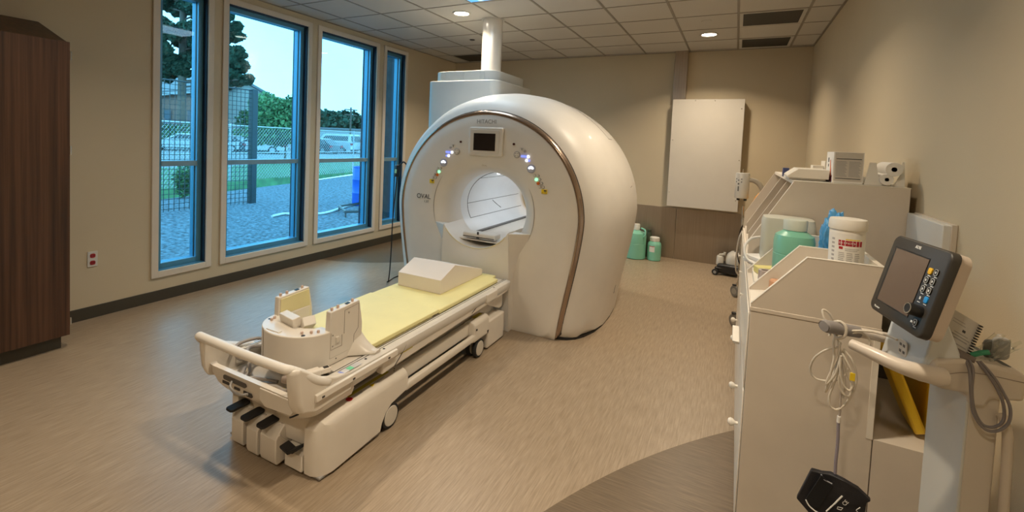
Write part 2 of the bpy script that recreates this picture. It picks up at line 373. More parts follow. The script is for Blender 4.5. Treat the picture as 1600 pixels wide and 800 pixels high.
# ---- ceiling vents, sprinkler cover, speaker
vm = mat('dark_vent_mesh', (.035, .03, .022), .7, var=.3, nscale=400)
for i, j, lb in ((2, 0, 'dark rectangular ceiling vent nearest the back wall on the right'), (2, -2, 'larger dark ceiling vent right of the round light'), (-5, 0, 'dark rectangular ceiling vent in the far left corner')):
    x0, x1 = GX+TS*i, GX+TS*(i+1)
    y0, y1 = GY+TS*j, GY+TS*(j+1)
    v = thing('ceiling_vent', lb, 'vent', ((x0+x1)/2, (y0+y1)/2, ZC), 'ceiling vents')
    b = B(); e = .045 if i > 0 else .02
    for (p, q) in (((x0+.014, y0+.014), (x0+e, y1-.014)), ((x1-e, y0+.014), (x1-.014, y1-.014)), ((x0+e, y0+.014), (x1-e, y0+e)), ((x0+e, y1-e), (x1-e, y1-.014))): b.box((*p, ZC-.006), (*q, ZC-.0005))
    b.ob('frame', tile, v, smooth=False)
    B().box((x0+e, y0+e, ZC-.003), (x1-e, y1-e, ZC-.0005)).ob('grille', vm, v, smooth=False)
tag(B().lathe((-.374, 5.658, ZC), [(.001, -.006), (.05, -.005), (.055, -.001), (.001, -.001)], 24).ob('sprinkler_cover', tile), 'small round beige sprinkler cover in the ceiling above the right light', 'sprinkler cover')
tag(B().lathe((-3.371, 5.706, ZC), [(.001, -.012), (.03, -.010), (.04, -.001), (.001, -.001)], 24).ob('smoke_detector', BLACK), 'small black round detector in the ceiling left of the pipe', 'detector')
# ---- filter panel and steel duct on the back wall
t = thing('wall_equipment_box', 'large flat beige metal equipment box hung on the back wall', 'equipment box', (-.41, YB-.06, .8))
fy = YB-.17
B().box((-.843, fy, .80), (.058, YB-.006, 2.325)).ob('housing', mat('beige_powder_coat', (.585, .545, .48), .4, var=.015), t, bevel=.006)
B().box((-.848, fy-.004, .795), (.063, fy, 2.33)).ob('cover', mat('beige_powder_coat', (.585, .545, .48)), t, bevel=.002)
for x, z in ((-.82, 1.75), (-.82, 1.0), (.03, 2.2), (.03, .95), (.04, 1.5), (-.55, 2.31), (-.3, 2.31)):
    B().lathe((x, fy-.004, z), [(.007, 0), (.006, .005), (.0005, .006)], 10, (0, -1, 0)).ob('screw', CHROME, t)
t = thing('steel_duct', 'shiny vertical steel duct from the ceiling to the equipment box', 'duct', (-.78, YB-.05, 2.33))
B().box((-.865, YB-.09, 2.33), (-.69, YB-.002, ZC)).ob('duct_body', STEEL, t, bevel=.004)
# ================================================================== SCANNER
GXC, GZC = -1.955, .97
def g_ratio(z, fr):
    """half-width ratio below the widest level; fr = ratio at the floor"""
    t = max(0., min(1., z/GZC)); s = t*t*(3-2*t)
    return fr + (1-fr)*(.45*t + .55*s)**.9 if t < 1 else 1.
def outline(r, fr, y, n=120, zb=0.0, zc=GZC, xs=1.0):
    P = []
    for i in range(n):
        a = 2*PI*i/n; c, s = math.cos(a), math.sin(a); lo, hi = 0, 3
        for _ in range(40):
            m = (lo+hi)/2; x, z = m*c, zc + .03 + m*s
            ins = z >= zb and ((x*x/(xs*xs)+(z-zc)**2 <= r*r) if z >= zc else abs(x) <= r*xs*g_ratio(z, fr))
            lo, hi = (m, hi) if ins else (lo, m)
        P.append((GXC + lo*c, y, zc + .03 + lo*s))
    return P
def oval(hw, hh, y, n=120, cz=1.0):
    P = []
    for i in range(n):
        a = 2*PI*i/n; c, s = math.cos(a), math.sin(a); rr = 1/math.sqrt((c/hw)**2+(s/hh)**2); P.append((GXC+rr*c, y, cz+rr*s))
    return P
gan = thing('scanner_gantry', 'large round white hospital scanner with oval bore and bronze trim ring', 'scanner', (GXC, 4.4, 0))
# body shell
prof = [(3.632, .905, .835), (3.66, .965, .85), (3.71, 1.012, .865), (3.80, 1.055, .875), (3.95, 1.092, .885), (4.15, 1.117, .885), (4.4, 1.128, .88), (4.65, 1.12, .87), (4.9, 1.095, .855), (5.12, 1.045, .84), (5.28, .98, .83), (5.36, .90, .83), (5.385, .80, .82)]
R = [outline(r, f, y, zb=.012) for y, r, f in prof]
R += [oval(.50, .47, 5.39), oval(.40, .36, 5.36), oval(.375, .325, 5.25)]
B().rings(R, caps=False).ob('body_shell', WHITE, gan, ang=50)
# dark shadow-gap plinth
b = B()
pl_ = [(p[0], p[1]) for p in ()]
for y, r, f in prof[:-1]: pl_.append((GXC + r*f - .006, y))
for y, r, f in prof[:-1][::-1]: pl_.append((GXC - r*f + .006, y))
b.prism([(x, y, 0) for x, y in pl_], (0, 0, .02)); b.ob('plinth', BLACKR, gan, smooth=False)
# bronze band
bronze = mat('bronze_trim', (.40, .30, .23), .22, metal=.85, var=.03)
R = [outline(.872, .834, 3.606), outline(.878, .834, 3.598), outline(.893, .834, 3.598), outline(.907, .835, 3.612), outline(.912, .835, 3.636)]
B().rings(R, caps=False).ob('trim_band', bronze, gan, ang=60)
# dark gap between band and shell, thin
B().rings([outline(.911, .835, 3.634), outline(.917, .836, 3.637), outline(.917, .836, 3.66)], caps=False).ob('shadow_gap', DARK, gan)
# front face: slightly domed, creased flare, oval throat
R = [outline(.873, .834, 3.63), outline(.873, .834, 3.604), outline(.868, .834, 3.600), outline(.78, .86, 3.588, zb=.03)]
R += [oval(.64, .63, 3.581), oval(.56, .56, 3.579), oval(.51, .50, 3.581), oval(.47, .45, 3.592), oval(.43, .40, 3.618), oval(.395, .355, 3.67), oval(.378, .33, 3.75), oval(.375, .325, 3.85)]
B().rings(R, caps=False).ob('front_face', WHITE, gan, ang=60)
b = B()
for aa in (range(146, 206, 6), range(-26, 34, 6)):
    b = B(); b.tube([(GXC+.505*math.cos(math.radians(a)), 3.5815, 1.0+.495*math.sin(math.radians(a))) for a in aa], [.0005, .003, .004, .004, .003, .0005], n=8, smooth=3)
    b.ob('face_groove', mat('face_groove', (.38, .34, .29), .5), gan)
# bore liner
borem = mat('bore_liner', (.80, .82, .83), .35, var=.02, coat=.2)
bl = B().rings([oval(.376, .326, 3.84), oval(.376, .326, 5.26)], caps=False).ob('bore_liner', borem, gan, ang=60)
b = B()
def bore_pt(a, y, k=.372, h=.322): return Vector((GXC + k*math.cos(a), y, 1.0 + h*math.sin(a)))
def bore_line(b, a0, y0, a1, y1, w=.0028):
    b.tube([bore_pt(a0+(a1-a0)*t/10, y0+(y1-y0)*t/10, .3755, .3255) for t in range(11)], w, n=6, smooth=0)
rad = math.radians
for s in (1, -1):
    f = lambda d: rad(d if s == 1 else 180-d)
    bore_line(b, f(50), 3.98, f(-28), 3.98); bore_line(b, f(50), 3.98, f(50), 5.2); bore_line(b, f(-2), 3.98, f(-2), 5.2)
    bore_line(b, f(-28), 3.98, f(-28), 5.2)
    if s < 0: bore_line(b, f(-5), 4.52, f(-22), 4.68, .004)
bore_line(b, rad(48), 3.98, rad(132), 3.98)
b.ob('panel_seams', mat('bore_seam', (.16, .16, .15), .6), bl)
b = B()
b.tube([bore_pt(rad(22), 4.75, .371), bore_pt(rad(12), 4.75, .371)], .009, n=8, smooth=0); b.ob('bore_slot', BLACK, bl); b = B()
b.tube([bore_pt(rad(14), 4.3, .372), bore_pt(rad(-6), 4.36, .372)], .008, n=8, smooth=0)
b.ob('bore_slot', BLACK, bl)
# lit strips high in the bore, with their lamp
b = B()
for a in (68, 112):
    b.tube([bore_pt(rad(a), 4.15, .366, .318), bore_pt(rad(a), 5.15, .366, .318)], .010, n=8, smooth=0)
b.ob('bore_light', mat('bore_light_strip', (1, 1, 1), .5, emit=(.86, .93, 1), estr=4.), bl)
for yy in (4.35, 4.95):
    l = area('bore_lamp', (0, 0, 0), (0, 0, 0), .2, .45, .9, (.88, .94, 1)); l.parent = gan; l.location = (0, yy-4.4, 1.30)
# tray inside the bore
b = B(); b.box((GXC-.21, 3.56, .728), (GXC+.21, 5.2, .742)); b.ob('bore_bridge', WHITE2, gan, bevel=.004)
b = B()
b.box((GXC+.16, 3.75, .742), (GXC+.195, 5.15, .756)); b.box((GXC-.195, 3.75, .742), (GXC-.16, 5.15, .756)); b.ob('bridge_rail', GREYD, gan, smooth=False)
tr = B().box((GXC-.155, 3.545, .755), (GXC+.165, 3.66, .800)).ob('table_hook', WHITE, gan, bevel=.008)
b = B(); b.box((GXC-.15, 3.538, .764), (GXC+.16, 3.545, .769)); b.ob('hook_slot', BLACK, tr, smooth=False)
b = B(); b.box((GXC-.008, 3.537, .790), (GXC+.008, 3.545, .815)); b.box((GXC-.012, 3.535, .756), (GXC+.014, 3.545, .770)); b.ob('latch', BLACK, tr, bevel=.002)
# docking column below the bore
def dock():
    b = B(); y0, y1 = 3.482, 3.585
    N = 16; top = []
    for i in range(N+1):
        a = math.radians(205 + (335-205)*i/N); top.append((.352*math.cos(a), 1.0-.015 + .30*math.sin(a)))
    F = [(-.335, 0), (-.335, .60), (-.325, .848)] + top + [(.325, .848), (.335, .60), (.335, 0)]
    front = [(GXC+x, y0 if z > .3 else y0+.06*(1-z/.3), z) for x, z in F]
    back = [(GXC+x*(1.0), 3.80, z) for x, z in F]
    b.rings([front, back])
    # side fillets that widen towards the bore
    for s in (1, -1):
        A = [(GXC+s*.325, y0, .848), (GXC+s*.485, y1, .848), (GXC+s*.325, y1+.02, .848)]
        Mid = [(GXC+s*.334, y0, .66), (GXC+s*.385, y1, .66), (GXC+s*.33, y1+.02, .66)]
        C = [(GXC+s*.336, y0+.005, .50), (GXC+s*.345, y1, .50), (GXC+s*.33, y1+.02, .50)]
        D = [(GXC+s*.335, y0+.055, .01), (GXC+s*.338, y1+.01, .01), (GXC+s*.33, y1+.02, .01)]
        b.rings([A, Mid, C, D])
    return b
dk = dock().ob('docking_column', WHITE, gan, bevel=.006, ang=30)
b = B()
pts = [(GXC + .352*math.cos(math.radians(a)), 3.481, .982 + .30*math.sin(math.radians(a))) for a in range(212, 330, 6)]
b.tube(pts, .005, n=8, smooth=0); b.ob('lip_lit_edge', mat('lip_lit_edge', (.72, .62, .38), .4), dk)  # yellowish light along the scoop lip, painted on as a thin tube
# ---- display
FY = 3.577
scr = B().prism(rrect((GXC+.024, FY+.02, 1.606), (1, 0, 0), (0, 0, 1), .335, .250, .018), (0, -.035, 0)).ob('display_housing', WHITE, gan, bevel=.010, seg=3)
B().prism(rrect((GXC+.018, FY-.0145, 1.606), (1, 0, 0), (0, 0, 1), .285, .205, .012), (0, -.004, 0)).ob('display_bezel', WHITE2, scr, bevel=.003)
B().box((GXC-.092, FY-.020, 1.528), (GXC+.122, FY-.018, 1.678)).ob('display_screen', mat('dark_screen', (.020, .014, .012), .25, var=.3, nscale=260), scr, smooth=False)
text('HITACHI', .050, (GXC+.018, FY+.004, 1.780), (1, 0, 0), (0, 0, 1), mat('grey_lettering', (.36, .33, .30), .5), gan, bold=.0004)
text('OVAL', .062, (-2.575, FY-.001, 1.068), (1, 0, 0), (0, 0, 1), INK, gan)
text('1.5T', .030, (-2.54, FY-.001, 1.022), (1, 0, 0), (0, 0, 1), INK, gan)
text('OVAL', .020, (GXC-.0, 3.605, 1.395), (1, 0, 0), (0, -.5, 1), mat('bore_letter', (.45, .38, .27), .5), gan)
# plate above the bore with printed strip
# ---- controls, mirrored left and right of the bore
blit = mat('blue_lit_key', (.2, .25, .9), .4, emit=(.25, .32, 1), estr=.9)
wlit = mat('white_lit_key', (.9, .9, 1), .4, emit=(.85, .9, 1), estr=2.2)
glit = mat('green_lamp', (.3, .9, .5), .4, emit=(.35, 1, .55), estr=1.2)
orng = mat('orange_key', (.70, .17, .02), .4)
keyg = mat('key_outline', (.42, .40, .38), .4)
def key(x, z, r, m, name='button', t=.006, hole=None):
    k = B().lathe((x, FY+.008, z), [(r, 0), (r, t+.006), (r*.8, t+.009), (.0005, t+.009)], 20, (0, -1, 0)).ob(name, m, gan)
    if hole: B().lathe((x, FY-.0075, z), [(r*.72, 0), (r*.72, .0012), (.0005, .0012)], 16, (0, -1, 0)).ob('key_cap', hole, k)
    return k
# positions read on the face: (x offset from centre, height)
FC = GXC + .027
for s in (-1, 1):
    def P(dx, z): return FC + s*dx, z
    key(*P(.263, 1.596), .010, mat('sensor_dark', (.06, .01, .01), .3), 'sensor')
    x, z = P(.298, 1.508); k = key(x, z, .030, keyg, 'mode_dial', hole=WHITE)
    for i in range(4):
        a = PI/4 + i*PI/2; B().box((x+.014*math.cos(a)-.005, FY-.0095, z+.014*math.sin(a)-.003), (x+.014*math.cos(a)+.005, FY-.0085, z+.014*math.sin(a)+.003)).ob('arrow', INKG, k, smooth=False)
    key(*P(.368, 1.540), .011, keyg, 'button')
    b = B(); x, z = P(.339, 1.566); b.box((x-.016, FY-.006, z-.001), (x+.016, FY+.004, z+.001)); b.box((x-.001, FY-.006, z-.02), (x+.001, FY+.004, z)); b.ob('printed_symbol', INKG, gan, smooth=False)
    x, z = FC + (-.387 if s < 0 else .364), 1.497; B().prism(rrect((x, FY+.004, z), (1, 0, 0), (0, 0, 1), .056, .018, .004), (0, -.011, 0)).ob('lit_key', blit, gan, bevel=.001)
    key(x+.036, z, .011, wlit, 'lit_key')
    x, z = FC + (-.385 if s < 0 else .388), 1.464; key(x, z, .011, wlit, 'lit_key'); B().box((x+s*.022-.007, FY-.006, z-.008), (x+s*.022+.007, FY+.002, z+.008)).ob('lit_key', blit, gan, smooth=False)
    x, z = P(.434, 1.398); k = key(x, z, .037, mat('key_blue_ring', (.42, .45, .58), .3), 'speed_dial', hole=mat('dial_face', (.55, .57, .66), .3))
    arc = [(x + r_*math.cos(math.radians(a)), FY-.0095, z-.006 + r_*math.sin(math.radians(a))) for r_, rng in ((.027, range(15, 166, 15)), (.009, range(165, 14, -15))) for a in rng]
    B().prism(arc, (0, -.0015, 0)).ob('lit_arc', wlit, k, smooth=False)
    for dx, dz, m, kind in ((-.016, .033, 0, 0), (.014, .032, 0, 0), (.030, .002, 0, 0), (0, 0, glit, 1), (.018, -.030, orng, 1), (.048, -.028, 0, 0), (.034, -.058, 0, 0), (.064, -.058, 0, 0)):
        key(*P(.483+dx, 1.312+dz), .014 if kind else .012, m if kind else keyg, 'indicator_lamp' if kind else 'button', hole=None if kind else WHITE2)
    x, z = P(.558, 1.218); pl2 = B().box((x-.024, FY-.004, z-.018), (x+.024, FY+.012, z+.018)).ob('warning_sticker', YEL, gan, smooth=False)
    b = B(); b.box((x-.003, FY-.005, z+.002), (x+.021, FY-.004, z+.013)); b.box((x+.001, FY-.005, z-.009), (x+.020, FY-.004, z-.006)); b.box((x-.020, FY-.005, z-.012), (x-.008, FY-.004, z-.010)); b.ob('sticker_print', INK, pl2, smooth=False)
# hatch seams on the body shell (right side, top)
b = B()
def shell_pt(ang, y, off=.0):
    ys = [p[0] for p in prof]; r = np.interp(y, ys, [p[1] for p in prof]); f = np.interp(y, ys, [p[2] for p in prof])
    c, s = math.cos(ang), math.sin(ang); lo, hi = 0, 3
    for _ in range(40):
        m = (lo+hi)/2; x, z = m*c, GZC+.03+m*s
        ins = ((x*x+(z-GZC)**2 <= (r+off)**2) if z >= GZC else abs(x) <= (r+off)*g_ratio(z, f))
        lo, hi = (m, hi) if ins else (lo, m)
    return Vector((GXC+lo*c, y, GZC+.03+lo*s))
seam_pts = [shell_pt(rad(a), np.interp(a, [40, 60, 75, 100, 140], [4.46, 4.42, 4.40, 4.40, 4.40]), .0005) for a in range(38, 142, 4)]
b.tube(seam_pts, .0022, n=6, smooth=0)
b.tube([shell_pt(rad(38), 4.46, .0005), shell_pt(rad(38), 4.60, .0005)], .0022, n=6, smooth=0)
b.tube([shell_pt(rad(a), 4.36, .0005) for a in (-33, -36)]+[shell_pt(rad(-27), 4.9, .0005)], .002, n=6, smooth=3)
b.tube([shell_pt(rad(12), 4.5, .0005), shell_pt(rad(12.5), 4.6, .0005)], .002, n=6, smooth=0)
b.ob('shell_seams', mat('seam_line', (.22, .19, .16), .6), gan)
# ---- cold head tower and ceiling pipe
twm = mat('tower_grey_plastic', (.56, .57, .55), .45, var=.02)
tw = gan
B().prism(rrect((-2.75, 4.93, 1.42), (1, 0, 0), (0, 1, 0), .92, .98, .10), (0, 0, .855)).ob('service_tower', twm, tw, bevel=.008)
B().prism(rrect((-2.83, 4.93, 0), (1, 0, 0), (0, 1, 0), .76, .98, .10), (0, 0, 1.42)).ob('tower_base', twm, gan, bevel=.008)
up = B().prism(rrect((-2.745, 4.90, 2.27), (1, 0, 0), (0, 1, 0), .82, .86, .16, 8), (0, 0, .115)).ob('tower_cap', mat('frosted_tower_cap', (.60, .61, .58), .4, trans=.15, var=.02), tw, bevel=.006)
b = B()
for x in (-3.0, -2.75, -2.5): b.box((x-.03, 4.4685, 2.29), (x+.03, 4.4695, 2.37))
b.ob('inner_ribs', mat('tower_rib_shadow', (.50, .51, .49), .5), up, smooth=False)
pp = thing('ceiling_pipe', 'thick glossy white vertical pipe rising from the scanner to the ceiling', 'pipe', (-2.6, 4.86, 2.38))
B().lathe((-2.6, 4.86, 0), [(.118, 2.36), (.118, ZC)], 40).ob('pipe', mat('gloss_white_paint', (.74, .70, .64), .18, var=.01, coat=.6), pp)
B().lathe((-2.6, 4.86, ZC), [(.135, -.0), (.135, -.006), (.12, -.008)], 40).ob('ceiling_collar', tile, pp)
# ---- handset hanging on the left of the scanner
hs = thing('hand_control', 'small black hand control with green screen hung at the scanner left edge', 'hand control', (-3.09, 3.83, 1.2))
hb = B().obox((-3.105, 3.83, 1.265), (.028, -.012, 0), (.010, .022, 0), (.006, 0, .062)).ob('handset', BLACK, hs, bevel=.010, seg=3)
B().obox((-3.098, 3.798, 1.262), (.015, -.0065, 0), (.001, .002, 0), (.0015, 0, .020)).ob('green_display', mat('green_display', (.25, .42, .22), .4, emit=(.3, .5, .25), estr=.25), hb, smooth=False)
B().tube([(-3.07, 3.82, 1.32), (-3.035, 3.84, 1.36), (-3.01, 3.87, 1.33)], .008).ob('hook', BLACK, hs)
tag(B().tube([(-3.10, 3.83, 1.21), (-3.11, 3.81, .95), (-3.12, 3.80, .7), (-3.14, 3.82, .45), (-3.2, 3.88, .2), (-3.27, 3.95, .05), (-3.34, 4.03, .006), (-3.36, 4.3, .006), (-3.0, 4.5, .006)], .006).ob('black_cable', BLACKR),
    'thin black cable dropping from the hand control to the floor', 'cable')
# ================================================================== PATIENT TABLE
TX = -1.94
tbl = thing('patient_table', 'wheeled white patient table docked to the scanner, with push handle', 'patient table', (TX, 2.4, 0))
ZT = .468
# rails with grooves
for s in (-1, 1):
    lab = None
    prof2 = [(.285, .40), (.285, ZT-.004), (.290, ZT), (.338, ZT), (.352, ZT-.010), (.356, .445), (.349, .405), (.335, .385), (.325, .40)]
    r = B().rings([[(TX+s*x, 1.50, z) for x, z in prof2], [(TX+s*x, 3.47, z) for x, z in prof2]]).ob('side_rail', mat('rail_white_plastic', (.66, .63, .58), .28, var=.02, coat=.2), tbl, bevel=.002)
    b = B()
    for x in (.293, .309): b.box((TX+s*x-.002, 1.55, ZT-.001), (TX+s*x+.002, 3.468, ZT+.0008))
    b.ob('rail_groove', BLACK, r, smooth=False)
    b = B()
    for y in (1.79, 1.93, 3.22): b.lathe((TX+s*.326, y, ZT), [(.007, 0), (.007, .001), (.0005, .0012)], 12)
    b.ob('bolt_hole', BLACK, r, smooth=False)
    # lower side profile (moulded skirt)
    pr = [(1.52, .375), (1.49, .43), (3.44, .43), (3.44, .365), (2.05, .365), (1.98, .33)]
    pr = [(1.50, .335), (1.46, .37), (1.46, .44), (1.98, .44), (1.87, .352)]
    sk = B().rings([[(TX+s*(.300+.045*min(1, max(0, (z-.34)/.08))), y, z+.008) for y, z in pr], [(TX+s*(.312+.045*min(1, max(0, (z-.34)/.08))), y, z+.008) for y, z in pr]]).ob('side_skirt', WHITE2, tbl, bevel=.004)
    B().prism([(TX+s*.30, y, z) for y, z in ((1.9, .34), (1.9, .43), (3.44, .43), (3.44, .385), (3.30, .375), (2.0, .345))], (s*.045, 0, 0)).ob('side_skirt', WHITE2, tbl, bevel=.008)
    # bumper strip along the upper edge
    B().rings([[(TX+s*x, y, z) for x, z in ((.350, .415), (.352, .452), (.366, .448), (.368, .418))] for y in (1.44, 2.0)]).ob('bumper_strip', WHITE2, tbl, bevel=.003)
    b = B()
    for y in (1.47, 1.66, 1.92): b.box((TX+s*.3665-.002, y, .426), (TX+s*.3665+.003, y+.014, .434))
    b.ob('strip_slots', DARK, tbl, smooth=False)
    b = B(); b.box((TX+s*.33, 3.05, .395), (TX+s*.362, 3.22, .46)); b.ob('dock_latch', WHITE2, tbl, bevel=.006)
# table top board
B().box((TX-.287, 1.62, .44), (TX+.287, 3.47, .462)).ob('table_board', WHITE2, tbl, bevel=.003)
b = B(); b.rings([[(TX-.30, y, z) for y, z in ((3.44, .42), (3.44, .25), (3.38, .25), (3.1, .37), (3.1, .42))], [(TX+.30, y, z) for y, z in ((3.44, .42), (3.44, .25), (3.38, .25), (3.1, .37), (3.1, .42))]])
b.ob('dock_bracket', WHITE2, tbl, bevel=.006)
# control strip on the near end of the right rail
k = B().box((TX+.312, 1.56, ZT), (TX+.347, 1.74, ZT+.0015)).ob('key_strip', mat('key_strip', (.62, .62, .64), .35), tbl, smooth=False)
b = B(); b.box((TX+.316, 1.575, ZT+.0015), (TX+.343, 1.625, ZT+.0022)); b.ob('blue_key', mat('pale_blue_key', (.25, .32, .75), .4), k, smooth=False)
b = B()
for i in range(3): b.box((TX+.318+.010*i, 1.66, ZT+.0015), (TX+.325+.010*i, 1.69, ZT+.0022))
b.ob('green_key', mat('green_key', (.1, .6, .3), .4, emit=(.1, .8, .4), estr=.2), k, smooth=False)
# --- near end: tray body with rounded corners
def plan(hx, y0, y1, rc, z, k=7):
    P = [(TX-hx, y1, z)]
    for i in range(k+1):
        a = PI + PI/2*i/k; P.append((TX-hx+rc+rc*math.cos(a), y0+rc+rc*math.sin(a), z))
    for i in range(k+1):
        a = 1.5*PI + PI/2*i/k; P.append((TX+hx-rc+rc*math.cos(a), y0+rc+rc*math.sin(a), z))
    return P + [(TX+hx, y1, z)]
b = B(); outer = [plan(.28, 1.455, 1.72, .10, .302), plan(.322, 1.410, 1.70, .10, .325), plan(.338, 1.385, 1.70, .10, .362), plan(.348, 1.372, 1.68, .09, .405), plan(.350, 1.362, 1.66, .085, .452)]
inner = [plan(.325, 1.388, 1.66, .07, .452), plan(.32, 1.41, 1.66, .07, .375)]
b.rings(outer + inner, closed=False); b.bm.faces.new([b.v(p) for p in plan(.28, 1.455, 1.72, .10, .302)][::-1]); b.bm.faces.new([b.v(p) for p in plan(.32, 1.41, 1.66, .07, .375)])
et = b.ob('end_tray', WHITE2, tbl, ang=45)
# tray front details: pull slot with grey wire grip, cut-outs and clips
b = B(); b.prism(rrect((TX-.10, 1.3635, .418), (1, 0, 0), (0, 0, 1), .17, .022, .009), (0, .006, 0)); b.ob('grip_slot', mat('slot_shadow', (.10, .09, .08), .6), et, smooth=False)
b = B(); b.tube([(TX-.115, 1.362, .415), (TX-.10, 1.345, .40), (TX-.06, 1.336, .392), (TX-.01, 1.336, .392), (TX+.02, 1.350, .398)], .006); b.ob('wire_grip', GREY, et)
b = B()
for x0, z0, w_, h_ in ((-.21, .375, .05, .016), (-.12, .37, .04, .012), (-.05, .362, .06, .02)):
    b.box((TX+x0, 1.375, z0), (TX+x0+w_, 1.400, z0+h_))
b.ob('tray_notch', DARK, et, bevel=.002)
b = B(); b.prism([(TX+.09, 1.366, .445), (TX+.30, 1.366, .445), (TX+.325, 1.372, .415), (TX+.29, 1.372, .372), (TX+.13, 1.366, .366), (TX+.09, 1.366, .39)], (0, -.008, 0)); b.ob('front_cover', WHITE2, et, bevel=.006, seg=3)
b = B(); b.tube([(TX+.29, 1.362, .368), (TX+.30, 1.366, .372), (TX+.325, 1.378, .386)], .004); b.tube([(TX+.15, 1.364, .367), (TX+.20, 1.366, .368)], .003); b.ob('cover_seam', BLACK, et)
# printed labels inside the tray
lb = B().box((TX+.12, 1.42, .3755), (TX+.25, 1.50, .3765)).ob('tray_label', PAPER, et, smooth=False, label='white printed label with yellow corner')
b = B(); b.box((TX+.03, 1.42, .3755), (TX+.11, 1.50, .377)); b.ob('tray_sticker', YEL, et, smooth=False, label='yellow warning sticker')
# --- push handle
b = B()
hp = [(TX-.335, 1.52, .455), (TX-.345, 1.44, .50), (TX-.342, 1.36, .565), (TX-.325, 1.335, .592), (TX-.29, 1.328, .598), (TX, 1.322, .598), (TX+.26, 1.330, .596), (TX+.305, 1.345, .590), (TX+.330, 1.39, .560), (TX+.338, 1.455, .508), (TX+.338, 1.53, .468)]
b.tube(hp, .021, n=14)
b.ob('push_handle', WHITE, tbl, ang=180)
for s in (-1, 1):
    q = [(1.66, .464), (1.56, .478), (1.47, .515), (1.40, .565), (1.352, .600), (1.335, .585), (1.340, .52), (1.350, .44), (1.372, .392), (1.44, .362), (1.66, .368)]
    B().rings([[(TX+s*xx, y+dy, z) for y, z in q] for xx, dy in ((.300, -.012), (.330, -.004), (.352, .012))]).ob('handle_cheek', WHITE2, tbl, bevel=.012, seg=3, ang=60)
# --- base: moulded cover with arched wheel opening
bx0, bx1 = TX-.335, TX+.335
for s in (-1, 1):
    side = [(1.50, .018), (1.90, .03), (1.912, .07), (1.94, .11), (1.985, .142), (2.10, .160), (2.125, .165), (2.13, .27), (2.12, .285), (1.60, .285), (1.52, .275), (1.485, .24), (1.478, .14), (1.485, .02)]
    xa, xb = (TX+s*.245, TX+s*.345)
    B().rings([[(TX+s*xx, max(y, 1.478+sh) if y < 1.6 else y, z-dz*(z > .2)) for y, z in side] for xx, sh, dz in ((.245, 0, 0), (.285, .006, 0), (.312, .020, .003), (.332, .045, .012), (.342, .075, .026), (.345, .105, .045))]).ob('wheel_cover', WHITE2, tbl, bevel=.012, seg=3, ang=60)
    b = B(); b.prism([(TX+s*.247, y, z) for y, z in ((1.50, .008), (1.9, .008), (1.9, .02), (1.50, .02))], (s*.085, 0, 0)); b.ob('rubber_skirt', GREY, tbl, bevel=.003)
b = B(); b.box((TX-.215, 1.56, .03), (TX+.215, 2.12, .262)); b.ob('base_housing', WHITE3, tbl, bevel=.012)
# base upper deck with warning stickers
dk2 = B().prism([(TX-.20, 1.50, .262), (TX+.20, 1.50, .262), (TX+.20, 2.1, .262), (TX-.20, 2.1, .262)], (0, 0, .02)).ob('base_deck', WHITE2, tbl, bevel=.004)
b = B(); b.box((TX+.262, 1.72, .2855), (TX+.285, 2.03, .2865)); b.ob('yellow_strip', mat('olive_yellow', (.45, .38, .03), .5), tbl, smooth=False)
b = B(); b.lathe((TX+.298, 1.71, .2855), [(.017, 0), (.017, .001), (.013, .0012), (.013, .0005), (.0005, .0005)], 20); b.obox((TX+.298, 1.71, .2862), (.011, .011, 0), (.0015, -.0015, 0), (0, 0, .0004)); b.ob('prohibition_sign', RED, tbl, smooth=False)
b = B(); b.prism([(TX+.286, 1.865, .2855), (TX+.314, 1.865, .2855), (TX+.300, 1.895, .2855)], (0, 0, .001)); b.ob('warning_triangle', YEL, tbl, smooth=False)
b = B()
for k_, (x, y, L) in enumerate(((.290, 1.735, .07), (.298, 1.74, .06), (.306, 1.745, .05), (.292, 1.90, .08), (.300, 1.905, .06))): b.box((TX+x, y, .2855), (TX+x+.003, y+L, .2861))
b.ob('printed_line', INKG, tbl, smooth=False)
b = B(); b.lathe((TX+.285, 2.075, .286), [(.004, 0), (.004, .001), (.0005, .001)], 8); b.lathe((TX+.300, 2.055, .286), [(.004, 0), (.004, .001), (.0005, .001)], 8)
b.tube([(TX+.262, 2.04, .2865), (TX+.267, 2.065, .2865), (TX+.262, 2.09, .2865)], .0022); b.tube([(TX+.16, 1.51, .2835), (TX+.21, 1.53, .2845), (TX+.23, 1.56, .2865)], .002); b.ob('dial_marks', INK, tbl, smooth=False)
text('S', .022, (TX+.262, 1.545, .2868), (1, -.1, 0), (.1, 1, 0), INK, tbl); text('Z', .022, (TX+.236, 1.60, .2868), (1, -.1, 0), (.1, 1, 0), INK, tbl)
